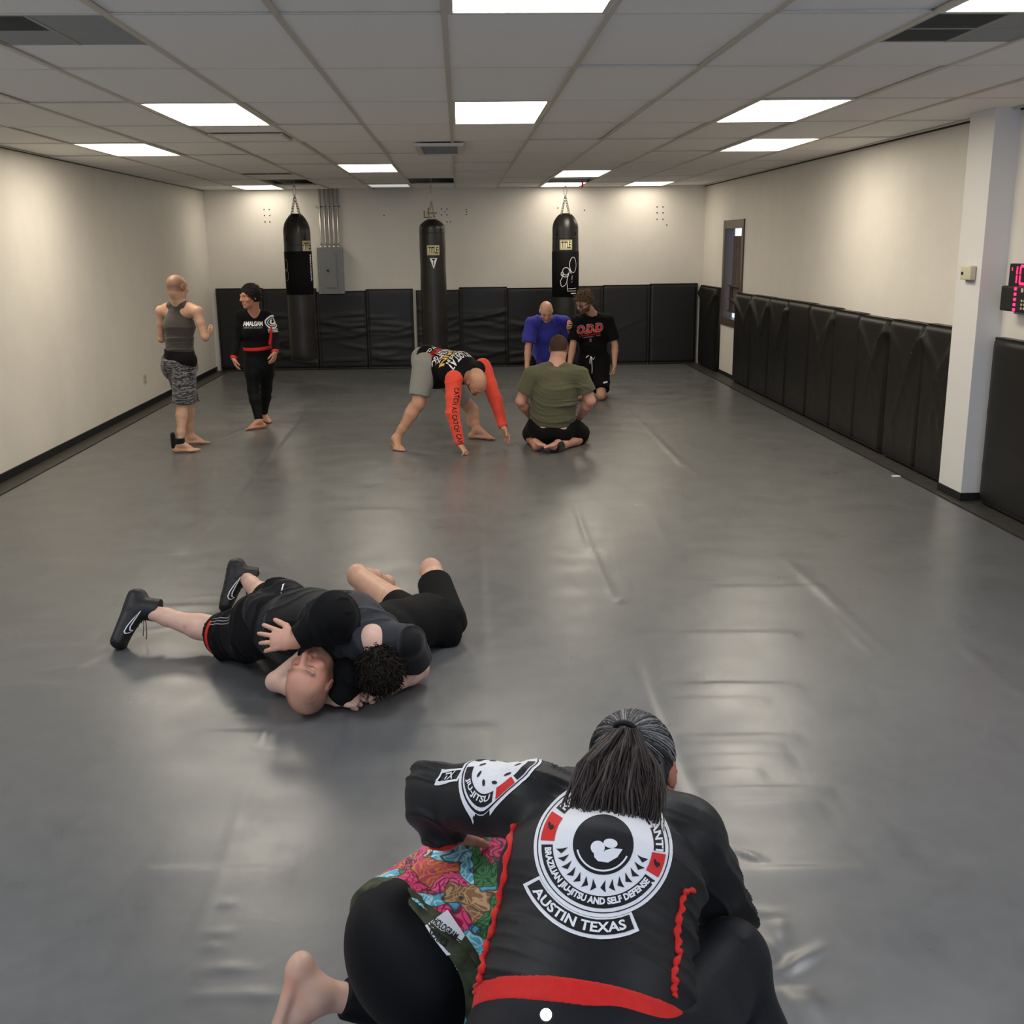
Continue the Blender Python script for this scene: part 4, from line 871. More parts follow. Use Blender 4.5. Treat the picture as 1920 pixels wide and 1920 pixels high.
def sleeve(sc, J, s, w=1., g=.008, frac=.6, flare=.01, full=False, k=.02, droop=(0, 0, 0)):
    S, E, Wr = V(J['S'+s]), V(J['E'+s]), V(J['W'+s]); dr = V(droop)
    if full:
        sc.limb([S, S+(E-S)*.5, E], [.055*w+g, .047*w+g, .040*w+g], k=k); n = un(Wr-E); e = E+(Wr-E)*frac; sc.cone(E, Wr, .040*w+g, .030*w+g+flare, k=k, cut=[(e, n)])
    else:
        n = un(E-S); e = S+(E-S)*frac; sc.cone(S, e+n*.05, .056*w+g, .048*w+g+flare, k=k, cut=[(e, n)])
        if np.any(dr): sc.cone(S+dr*.3, e+n*.05+dr, .050*w+g, .045*w+g+flare, k=k, cut=[(e, n)])
def shortleg(sc, J, s, w=1., g=.012, frac=.8, flare=.02, k=.03, full=False, calf=.8, droop=(0, 0, 0)):
    H, K, A = V(J['H'+s]), V(J['K'+s]), V(J['A'+s])
    if full:
        sc.limb([H, H+(K-H)*.35, K], [.092*w+g, .080*w+g, .055*w+g], k=k); n = un(A-K); e = K+(A-K)*calf
        m = K+(A-K)*.3; sc.cone(K, m, .053*w+g, .054*w+g, k=k); sc.cone(m, e+n*.05, .054*w+g, .034*w+g, k=k, cut=[(e, n)])
    else:
        n = un(K-H); e = H+(K-H)*frac; r1 = (.092*(1-frac)+.056*frac)*w+g+flare; dr = V(droop)
        sc.cone(H, e+n*.06, .094*w+g, r1, k=k, cut=[(e, n)])
        if np.any(dr): sc.cone(H+dr*.4, e+n*.06+dr, .085*w+g, r1*.9, k=k, cut=[(e, n)])
def body(name, J, parent, h=.006, w=1., base=(.6, .4, .3), hs=1., head_kw=None, skinkw=None, feet=(), hands=(), extra=None, belly=0., arms=('R', 'L'), legs=('R', 'L'), nr=.052, floor=True, aw=1., lw=1.):
    sc = Sculpt(); torso(sc, J, w*.94, 0, belly)
    for s in arms: arm(sc, J['S'+s], J['E'+s], J['W'+s], w*aw)
    P, S = mids(J)
    for s in legs:
        K, A, H = V(J['K'+s]), V(J['A'+s]), V(J['H'+s]); b = un(K-H)-un(A-K)*(-1) if False else None
        bk = J.get('cb'+s); leg(sc, H, K, A, w*lw, bk)
    pf = head(sc, J['HC'], J['hf'], J['hu'], hs, V(J['N'])-un(S-P)*.02, nr, **(head_kw or {}))
    for s, d, n, kw in hands: hand(sc, J['W'+s], d, n, 1 if s == 'R' else -1, **kw)
    for s, d, u, kw in feet: foot(sc, J['A'+s], d, u, side=-1 if s == 'R' else 1, **kw)
    if extra: extra(sc)
    x, y, z = frame(J['hf'], J['hu']); tn = skin_tint(base, (V(J['HC']), x, y, z, hs), **(skinkw or {}))
    return solid('body', sc, M['skin'], parent, h, tint=tn, floor=floor), pf
def fl(x, y, up): p = atz(x, y); return p+V(0, 0, up)

# camouflage-striped shorts
def camo():
    m = M['c_grey'].copy(); m.name = 'grey_streaked_shorts'; nt = m.node_tree; N = nt.nodes; L = nt.links; tc = N.new('ShaderNodeTexCoord'); mp = N.new('ShaderNodeMapping'); mp.inputs['Scale'].default_value = (10, 10, 36); L.new(tc.outputs['Object'], mp.inputs[0])
    n = N.new('ShaderNodeTexNoise'); n.inputs['Scale'].default_value = 1.5; n.inputs['Detail'].default_value = 4; n.inputs['Distortion'].default_value = 1.6; L.new(mp.outputs[0], n.inputs[0])
    r = N.new('ShaderNodeValToRGB'); e = r.color_ramp.elements; e[0].position = .40; e[0].color = (.012, .012, .014, 1); e[1].position = .60; e[1].color = (.20, .195, .20, 1); q = e.new(.48); q.color = (.05, .05, .055, 1); q = e.new(.54); q.color = (.11, .108, .115, 1)
    L.new(n.outputs[0], r.inputs[0]); L.new(r.outputs[0], N['Principled BSDF'].inputs['Base Color']); return m
M['c_camo'] = camo()
# tropical print: petals, leaves, water and shells as layered cell patterns
def floral():
    m = mat('tropical_print', (.5, .1, .2), .7, .25, sheen=.1); nt = m.node_tree; N = nt.nodes; L = nt.links; b = N['Principled BSDF']; tc = N.new('ShaderNodeTexCoord')
    dn = N.new('ShaderNodeTexNoise'); dn.inputs['Scale'].default_value = 9; L.new(tc.outputs['Object'], dn.inputs[0]); am = N.new('ShaderNodeMix'); am.data_type = 'RGBA'; am.blend_type = 'LINEAR_LIGHT'; am.inputs[0].default_value = .11; L.new(tc.outputs['Object'], am.inputs[6]); L.new(dn.outputs['Color'], am.inputs[7]); co = am.outputs[2]
    def vor(sc, feat='F1', out='Color'):
        v = N.new('ShaderNodeTexVoronoi'); v.inputs['Scale'].default_value = sc; v.feature = feat; L.new(co, v.inputs['Vector']); return v
    def ramp(src, stops, interp='CONSTANT'):
        r = N.new('ShaderNodeValToRGB'); r.color_ramp.interpolation = interp; e = r.color_ramp.elements
        while len(e) < len(stops): e.new(.5)
        for k, (p, c) in enumerate(stops): e[k].position = p; e[k].color = (*c, 1)
        L.new(src, r.inputs[0]); return r.outputs[0]
    def mix(f, a, c, bt='MIX'):
        q = N.new('ShaderNodeMix'); q.data_type = 'RGBA'; q.blend_type = bt
        if isinstance(f, float): q.inputs[0].default_value = f
        else: L.new(f, q.inputs[0])
        for s_, i in ((a, 6), (c, 7)):
            if isinstance(s_, tuple): q.inputs[i].default_value = (*s_, 1)
            else: L.new(s_, q.inputs[i])
        return q.outputs[2]
    big = vor(15); sp = N.new('ShaderNodeSeparateColor'); L.new(big.outputs['Color'], sp.inputs[0]); cid = sp.outputs[0]
    pal = ramp(cid, [(0, (.78, .07, .20)), (.26, (.80, .12, .27)), (.40, (.10, .42, .55)), (.53, (.05, .22, .07)), (.62, (.50, .05, .11)), (.74, (.24, .11, .05)), (.84, (.70, .50, .30)), (.93, (.09, .36, .52))])
    pal2 = ramp(cid, [(0, (.30, .006, .05)), (.40, (.45, .75, .80)), (.53, (.015, .07, .02)), (.62, (.62, .22, .03)), (.74, (.50, .32, .15)), (.84, (.06, .07, .10)), (.93, (.01, .09, .20))])
    wv = N.new('ShaderNodeTexWave'); wv.wave_type = 'RINGS'; wv.inputs['Scale'].default_value = 24; wv.inputs['Distortion'].default_value = 2.; wv.inputs['Detail Scale'].default_value = 2
    sub = N.new('ShaderNodeVectorMath'); sub.operation = 'SUBTRACT'; L.new(co, sub.inputs[0]); L.new(big.outputs['Position'], sub.inputs[1]); L.new(sub.outputs[0], wv.inputs[0])
    # petals: angular stripes round each cell centre
    sx = N.new('ShaderNodeSeparateXYZ'); L.new(sub.outputs[0], sx.inputs[0]); at2 = N.new('ShaderNodeMath'); at2.operation = 'ARCTAN2'; L.new(sx.outputs[0], at2.inputs[0]); L.new(sx.outputs[2], at2.inputs[1])
    ml = N.new('ShaderNodeMath'); ml.operation = 'MULTIPLY'; ml.inputs[1].default_value = 11; L.new(at2.outputs[0], ml.inputs[0]); sn = N.new('ShaderNodeMath'); sn.operation = 'SINE'; L.new(ml.outputs[0], sn.inputs[0])
    st = ramp(sn.outputs[0], [(0, (0, 0, 0)), (.55, (0, 0, 0)), (.8, (1, 1, 1))], 'LINEAR'); st2 = ramp(wv.outputs['Fac'], [(0, (1, 1, 1)), (.25, (0, 0, 0))], 'LINEAR')
    c = mix(st, pal, pal2); c = mix(st2, c, pal2)
    ed = vor(15, 'DISTANCE_TO_EDGE'); c = mix(ramp(ed.outputs['Distance'], [(0, (1, 1, 1)), (.05, (0, 0, 0))], 'LINEAR'), c, (.035, .03, .02))
    L.new(c, b.inputs['Base Color']); return m
M['c_floral'] = floral()
M['c_bamboo'] = mat('bamboo_print', (.05, .06, .03), .7, .25, noise=.8, nscale=30)

T_ = {}
# ================================================================== person: grey tank top, far left, back to the camera
def person_tank():
    J = dict(HC=at(332, 539, 9.83), hf=(.5, .86, -.04), hu=(.0, .04, 1), N=at(335, 563, 9.86), SR=at(370, 584, 9.76), SL=at(302, 583, 9.98), HR=at(348, 676, 9.82), HL=at(326, 676, 9.98),
             ER=at(382, 634, 9.70), WR=at(388, 633, 9.92), EL=at(302, 636, 10.02), WL=at(318, 630, 10.22), KR=at(343, 756, 9.74), KL=at(353, 752, 9.98))
    J['AR'] = fl(339, 849, .08); J['AL'] = fl(358, 834, .08); J['cbR'] = (-1, -.1, 0); J['cbL'] = (-1, -.1, 0)
    t = thing('person', 'man with shaved head in dark grey tank top and patterned shorts, seen from behind', 'person', (J['AR'][0], J['AR'][1], 0))
    J['ER'] = at(384, 632, 9.72)
    b, pf = body('body', J, t, .006, .92, (.56, .335, .225), .98, skinkw=dict(hair=((.17, .085, .05), .85), hairline=lambda a, b, d: (d-.02+.5*b*-1*.9+.03)/.02*0+np.clip((.045-b)/.03, 0, 1)*np.clip((d+.045)/.02, 0, 1)),
        feet=[('R', (1, .12, 0), (0, 0, 1), dict(s=.98)), ('L', (.95, .3, 0), (0, 0, 1), dict(s=.98))], hands=[('R', (.45, .5, .6), (-.7, .1, .5), dict(curl=.5, s=.95)), ('L', (.5, .8, .3), (0, -.3, -1), dict(curl=.5, s=.95))], aw=.93)
    sc = Sculpt(); P, S = mids(J); lc = un(J['SR']-J['SL']); ax = un(S-P); fr = torso(sc, J, .93, .007, cut=[(at(336, 657, 9.9), -ax)], shoulders=False, t0=.0, rear=False, trap=False)
    for a_ in ('SR', 'SL'): sc.cone(V(J['N'])-ax*.03, V(J[a_])*.42+V(J['N'])*.58-ax*.012, .050, .046, k=.02)
    for s, a in ((1, 'SR'), (-1, 'SL')): sc.ell(J[a]+lc*s*.012-ax*.02, (.082, .2, .125), (lc, fr, ax), k=.010, sub=True)
    sc.ell(J['N']+ax*.045+fr*.02, (.066, .10, .05), (lc, fr, ax), k=.01, sub=True)
    solid('tank_top', sc, M['c_tank'], t, .006, wr=dict(amp=.010, freq=62, dirv=(.1, 0, 1), seed=3, spots=[(at(335, 645, 9.8), .13)], base=.2))
    sc = Sculpt(); tw = at(336, 656, 9.9); sc.slab(P, tw+ax*.05, un(J['HR']-J['HL']), .150, .128, .146, .126, cut=[(tw, ax)]); [sc.ell(V(J['H'+q]), (.103, .103, .103), k=.03, cut=[(tw, ax)]) for q in 'RL']; solid('waistband', sc, M['c_black'], t, .006)
    sc = Sculpt(); axh = un(V(.0, 0, 1)); lat = un(J['HR']-J['HL'])
    top = at(336, 674, 9.9); sc.slab(P-ax*.05, top+ax*.04, lat, .170, .158, .158, .150, k=.03, cut=[(top, ax)]); sc.ell(P-ax*.05+V(-.03, -.01, 0), (.125, .14, .13), k=.03, cut=[(top, ax)])
    for s in 'RL':
        H, K = V(J['H'+s]), V(J['K'+s]); e = K-V(0, 0, -.002); sc.cone(H*.8+P*.2, e-V(0, 0, .05), .105, .098, k=.03, cut=[(e, V(0, 0, -1)), (top, ax)]); sc.cone(H*.7+P*.3+V(-.01, 0, 0), e-V(0, 0, .05)+V(.03, 0, 0), .10, .085, k=.03, cut=[(e, V(0, 0, -1)), (top, ax)])
    solid('shorts', sc, M['c_camo'], t, .006, wr=dict(amp=.007, freq=22, dirv=(.8, .5, .15), seed=5, base=.5))
    A = V(J['AR']); ab = Sculpt(); ab.cone(A+V(0, 0, .055), A-V(0, 0, .0), .046, .047, k=.01, cut=[(A+V(0, 0, .055), V(0, 0, 1)), (A+V(0, 0, .005), V(0, 0, -1))]); ab.slab(A+V(-.055, -.01, -.02), A+V(-.055, -.01, .09), (1, 0, 0), .022, .03, .022, .03, k=.008); solid('ankle_brace', ab, M['brace'], t, .005)
# ================================================================== person: black long-sleeve rash guard, facing the room
def person_amalgam():
    J = dict(HC=at(469, 556, 10.85), hf=(-.72, -.68, -.12), hu=(-.03, -.08, 1), N=at(476, 585, 10.93), SR=at(451, 592, 10.92), SL=at(501, 592, 10.98), HR=at(474, 682, 10.98), HL=at(499, 682, 11.03),
             ER=at(446, 634, 10.92), WR=at(438, 672, 10.82), EL=at(517, 630, 10.99), WL=at(516, 661, 10.86), KR=at(475, 732, 10.95), KL=at(499, 730, 11.13))
    J['AR'] = fl(487, 804, .075); J['AL'] = fl(495, 791, .075); J['cbR'] = (.6, .5, 0); J['cbL'] = (.2, 1, 0)
    t = thing('person', 'dark-haired person in black long-sleeve top with white chest lettering, walking beside left bag', 'person', (J['AR'][0], J['AR'][1], 0))
    b, pf = body('body', J, t, .0055, .84, (.50, .25, .16), .98, skinkw=dict(browamp=1.), feet=[('R', (-.85, -.5, 0), (0, 0, 1), dict(s=.92)), ('L', (.65, -.75, 0), (0, 0, 1), dict(s=.92))],
        hands=[('R', (.25, -.15, -1), (1, .3, 0), dict(curl=.35, s=.9)), ('L', (-.25, -.3, -1), (-1, .3, 0), dict(curl=.4, s=.9))], aw=.92)
    P, S = mids(J); ax = un(S-P); sc = Sculpt(); fr = torso(sc, J, .86, .007, cut=[(at(484, 652, 11), -ax)], bust=.5)
    for s in 'RL': sleeve(sc, J, s, .9, .005, .97, 0, True)
    sc.ell(V(J['N'])+ax*.045+fr*.03, (.06, .09, .05), k=.01, sub=True)
    sh = solid('rash_guard', sc, M['c_black'], t, .0055, wr=dict(amp=.004, freq=55, seed=4, spots=[(J['ER'], .07), (J['EL'], .07), (at(484, 645, 10.9), .1)], base=.1)); bv = bvh_of(sh)
    sc = Sculpt(); torso(sc, J, .87, .012, cut=[(at(484, 652, 11), -ax), (at(484, 649.5, 11), ax)], shoulders=False, trap=False, rear=False); solid('hem_band', sc, M['c_red'], t, .004)
    for s in 'RL':
        E_, W2 = V(J['E'+s]), V(J['W'+s]); n = un(W2-E_); sc = Sculpt(); sc.cone(E_, W2, .042, .034, cut=[(W2+n*.004, n), (W2-n*.022, -n)]); solid('cuff', sc, M['c_red'], t, .004)
    sc = Sculpt(); torso(sc, J, .87, .006, t0=-.05, cut=[(at(484, 656, 11), ax)], shoulders=False, trap=False)
    for s in 'RL': shortleg(sc, J, s, .88, .008, full=True, calf=.93 if s == 'R' else .9)
    solid('leggings', sc, M['c_legging'], t, .0055, wr=dict(amp=.0025, freq=50, seed=8, spots=[(J['KR'], .08), (J['KL'], .08)], base=.1))
    c = at(474, 607, 10.8); cast = at(474, 607, 12)-CAM; u = un(V(.99, -.12, 0)); v = V(0.02, -.1, 1)
    decal('print', fitbox(text_geo('AMALGAM', 1, .03, .9), .20, .046), t, bv, c, u, v, cast, M['print_white'], ml=.015)
    decal('print', fitbox(text_geo('GRAPPLING ACADEMY', 1, .0, 1.), .195, .020, 0, -.038), t, bv, c, u, v, cast, M['print_grey'], ml=.015)
    c2 = at(514, 604, 10.9)+V(.03, 0, 0); cast2 = un(V(-.75, .62, 0)); u2 = un(V(.62, .75, 0)); v2 = un(V(.10, 0, 1))
    decal('print', join2(sector(.052, .068, 0, 360), sector(.036, .042, 0, 360), sector(.012, .026, 100, 340), sector(.02, .032, -60, 60), frame2(.11, .035, .006, 0, -.085), rect(.09, .010, 0, -.085)), t, bv, c2, u2, v2, cast2, M['print_white'], ml=.012)
    c3 = at(509, 632, 10.9); sc = Sculpt(); sc.cone(at(508.5, 614, 10.93), at(507, 644, 10.95), .010, .022, k=.01); solid('side_panel', sc, M['c_red'], t, .005)
    tufts('hair', J['HC'], J['hf'], J['hu'], .98, t, M['hair_rough'], 900, .040, 0, col=(.012, .010, .009), col2=(.03, .024, .02), curl=.25, mask=lambda a, b, d: (d > -.035-(b < -.02)*.03) and not (b > .035 and d < .028), fall=(-.2, -.1, -1), lift=.02, w=.006, seed=5)
    hair_cap('hair_base', J['HC'], J['hf'], J['hu'], .98, t, M['hair_rough'], (.012, .010, .009), [((0, .055, .02), (0, .75, -.65)), ((0, 0, -.055), (0, 0, -1))], grow=.017, amp=.004, freq=60)
# ================================================================== person: bending, orange-sleeved shirt
def person_bend():
    J = dict(HC=at(893, 716, 9.40), hf=(.30, -.30, -.90), hu=(.40, -.85, .12), N=at(872, 700, 9.60), SR=at(851, 711, 9.45), SL=at(905, 688, 9.82), bend=(0, 0, .03), HR=at(797, 684, 9.74), HL=at(813, 680, 10.02),
             KR=at(784, 757, 9.66), KL=at(884, 768, 10.12), ER=at(849, 776, 9.34), WR=at(863, 835, 9.28), EL=at(930, 752, 9.74), WL=at(944, 802, 9.62))
    J['AR'] = fl(743, 840, .085); J['AL'] = fl(894, 823, .085); J['cbR'] = (-.8, .5, .2); J['cbL'] = (-.9, .3, 0)
    t = thing('person', 'bald bearded man bending over with orange sleeves, one hand planted on the mat', 'person', (J['WR'][0]-.3, J['WR'][1]+.3, 0))
    b, pf = body('body', J, t, .006, 1.08, (.52, .285, .185), 1.06, skinkw=dict(hair=((.20, .11, .07), .6), hairline=lambda a, b, d: np.clip((.02-b)/.03, 0, 1)*np.clip((.085-d)/.02, 0, 1), beard=((.03, .02, .016), .9)), nr=.062,
        feet=[('R', (.22, -.95, 0), (0, 0, 1), dict(s=1.16)), ('L', (.93, -.3, 0), (0, 0, 1), dict(s=1.12))], hands=[('R', (.55, -.45, -.62), (-.3, -.1, -1), dict(curl=.55, spread=.16, s=1.02)), ('L', (.35, -.35, -.87), (-.7, -.3, 0), dict(curl=.15, spread=.1, s=1.02))], aw=1.05, lw=1.0)
    P, S = mids(J); ax = un(S-P); sc = Sculpt(); fr = torso(sc, J, 1.16, .012, belly=.03, cut=[(P-ax*.02, -ax)], shoulders=False); hd = un(V(J['HC'])-V(J['N'])); sc.cone(V(J['N'])-ax*.03, V(J['N'])+hd*.05, .085, .072, k=.03)
    for s in 'RL': sc.cone(S, V(J['S'+s])*.55+S*.45, .085, .070, k=.03)
    sc.ell(V(J['N'])+un(V(J['HC'])-V(J['N']))*.085, (.065, .065, .05), k=.01, sub=True)
    v_ = solid('shirt', sc, M['c_black'], t, .006, wr=dict(amp=.004, freq=45, dirv=ax, seed=9, base=.3)); bv = bvh_of(v_)
    for s in 'RL':
        sc = Sculpt(); S_, E_, W2 = V(J['S'+s]), V(J['E'+s]), V(J['W'+s]); n = un(W2-E_); d0 = un(E_-S_); cutp = [(S_+(S-S_)*.42, un(S-S_))]
        sc.limb([S_, S_+(E_-S_)*.5, E_], [.080, .066, .058], k=.02, cut=cutp); sc.cone(E_, W2, .060, .041, k=.02, cut=[(W2-n*.008, n)])
        o = solid('sleeve', sc, M['c_orange'], t, .006, wr=dict(amp=.005, freq=48, dirv=n, seed=11, spots=[(E_, .09), (S_, .09), (W2, .06)], base=.15)); bs = bvh_of(o)
        if s == 'R':
            g = refine(fitbox(text_geo('CATCH AS CATCH CAN', 1, .02, 1.08), .60, .043), .02); px = [(852, 727), (853, 745), (849, 757), (848, 775), (851, 795), (856, 815), (861, 833)]; py_ = V([(a+3.5, b_) for a, b_ in px])
            L_ = np.concatenate([[0], np.cumsum(np.linalg.norm(np.diff(py_, axis=0), axis=1))]); out, ok = [], []
            for a, b_ in g[0]:
                s_ = (a/.60+.5)*L_[-1]; cx, cy = np.interp(s_, L_, py_[:, 0]), np.interp(s_, L_, py_[:, 1]); d2 = np.array([np.interp(s_+2, L_, py_[:, 0])-np.interp(s_-2, L_, py_[:, 0]), np.interp(s_+2, L_, py_[:, 1])-np.interp(s_-2, L_, py_[:, 1])]); d2 = d2/np.linalg.norm(d2); q = np.array([cx, cy])+b_*215*np.array([d2[1], -d2[0]])
                h_ = bs.ray_cast(Vector(CAM), Vector(un(ray(*q))), 12); ok.append(h_[0] is not None); out.append(np.array(h_[0])+np.array(h_[1])*.002 if h_[0] is not None else V(0, 0, 0))
            fs = [q for q in g[1] if all(ok[i] for i in q) and max(np.linalg.norm(out[q[0]]-out[i]) for i in q) < .08]; mesh_np('print', np.array(out), fs, M['print_black'], t)
    sc = Sculpt(); torso(sc, J, 1.1, .004, t0=-.05, cut=[(P+ax*.0, ax)], shoulders=False, trap=False)
    for s in 'RL': shortleg(sc, J, s, 1.1, .012, frac=.80, flare=.012)
    solid('shorts', sc, M['c_grey'], t, .006, wr=dict(amp=.004, freq=40, seed=13, base=.4))
    # lettering rows across the back: shoulders are the top of the print
    up = ax; lat = un(V(J['SR'])-V(J['SL'])); nb = un(np.cross(up, lat)); nb = nb if nb[2] > 0 else -nb; org = P+(S-P)*.50+nb*.1; rows = [('I GOT LOST AT', 'w', .12, .046), ('THE WRONG PLACE IN', 'w', .082, .026), ('IT AGAIN', 'y', .040, .048), ('AND BRING IT ALL BACK', 'w', .002, .024), ('AND NEVER LET GO', 'w', -.034, .040), ('CATCH WRESTLING', 'r', -.082, .044), ('NO SHORT CUTS', 'w', -.122, .022)]
    for s_, c, yy, hh in rows: decal('print', fitbox(text_geo(s_, 1, .03), .37 if c != 'w' or hh > .03 else .34, hh*1.2), t, bv, org+up*yy*1.25, lat, up, -nb, M[{'w': 'print_white', 'y': 'print_yellow', 'r': 'print_red'}[c]], ml=.03, off=.0025)
    MBt = MB().ring(pf(0, .03, .0), .079, .004, axis=un(V(.40, -.85, .12)), n=24); 
# ================================================================== person: blue tee shirt, kneeling behind
def person_blue():
    J = dict(HC=at(1024, 584, 12.78), hf=(.02, -.82, -.57), hu=(0, -.56, .83), N=at(1027, 597, 12.98), SR=at(996, 606, 12.98), SL=at(1058, 604, 13.0), HR=at(1012, 672, 13.25), HL=at(1044, 672, 13.25),
             ER=at(990, 652, 12.9), WR=at(988, 690, 12.78), EL=at(1076, 640, 13.0), WL=at(1066, 613, 12.70))
    J['KR'] = atz(1003, 722, .06); J['KL'] = atz(1046, 722, .06); J['AR'] = J['KR']+V(0, .40, .0); J['AL'] = J['KL']+V(0, .40, 0)
    t = thing('person', 'balding grey-haired man in blue tee shirt leaning forward before the back wall mats', 'person', (J['KR'][0], J['KR'][1], 0))
    body('body', J, t, .006, 1.0, (.55, .30, .21), 1.0, skinkw=dict(hair=((.62, .58, .54), .95), hairline=lambda a, b, d: np.clip((np.abs(a)-.045+np.clip(-b-.02, 0, 1)*1.5)/.015, 0, 1)*np.clip((.075-d)/.03, 0, 1)*np.clip((.03-b)/.02, 0, 1)*np.clip((d+.04)/.02, 0, 1)),
        hands=[('R', (.05, -.1, -1), (.9, 0, 0), dict(curl=.4)), ('L', (-.1, -.55, .35), (.9, -.3, .2), dict(curl=.9, spread=.12))], feet=[('R', (0, 1, -.1), (0, 0, -1), dict(h0=.05)), ('L', (0, 1, -.1), (0, 0, -1), dict(h0=.05))])
    P, S = mids(J); ax = un(S-P); sc = Sculpt(); fr = torso(sc, J, 1.06, .016, belly=.02, cut=[(P-ax*.06, -ax)])
    sc.slab(P+ax*.05, S-ax*.20, (1, 0, 0), .155, .12, .165, .12, k=.04)
    for s in 'RL': sleeve(sc, J, s, 1.08, .016, .80 if s == 'R' else .85, .022)
    sc.ell(V(J['N'])+ax*.03+V(0, -.05, .02), (.075, .075, .06), k=.01, sub=True)
    o = solid('tee_shirt', sc, M['c_blue'], t, .006, wr=dict(amp=.018, freq=26, dirv=(.9, 0, .35), seed=21, base=.8)); bv = bvh_of(o)
    c = at(1048, 620, 12.7); decal('print', join2(ellstroke(.035, .035, 0, 0, .005), stroke([(-.02, -.018), (.018, .02)], .006), stroke([(-.02, .0), (.0, -.012), (.02, -.02)], .006)), t, bv, c, (1, 0, 0), (0, 0, 1), c-CAM, M['print_dimblue'], off=.002)
    sc = Sculpt(); torso(sc, J, 1.02, .006, t0=-.05, cut=[(P+ax*.15, ax)], shoulders=False, trap=False)
    for s in 'RL': shortleg(sc, J, s, 1.0, .012, frac=.85, flare=.02)
    solid('shorts', sc, M['c_black'], t, .007)
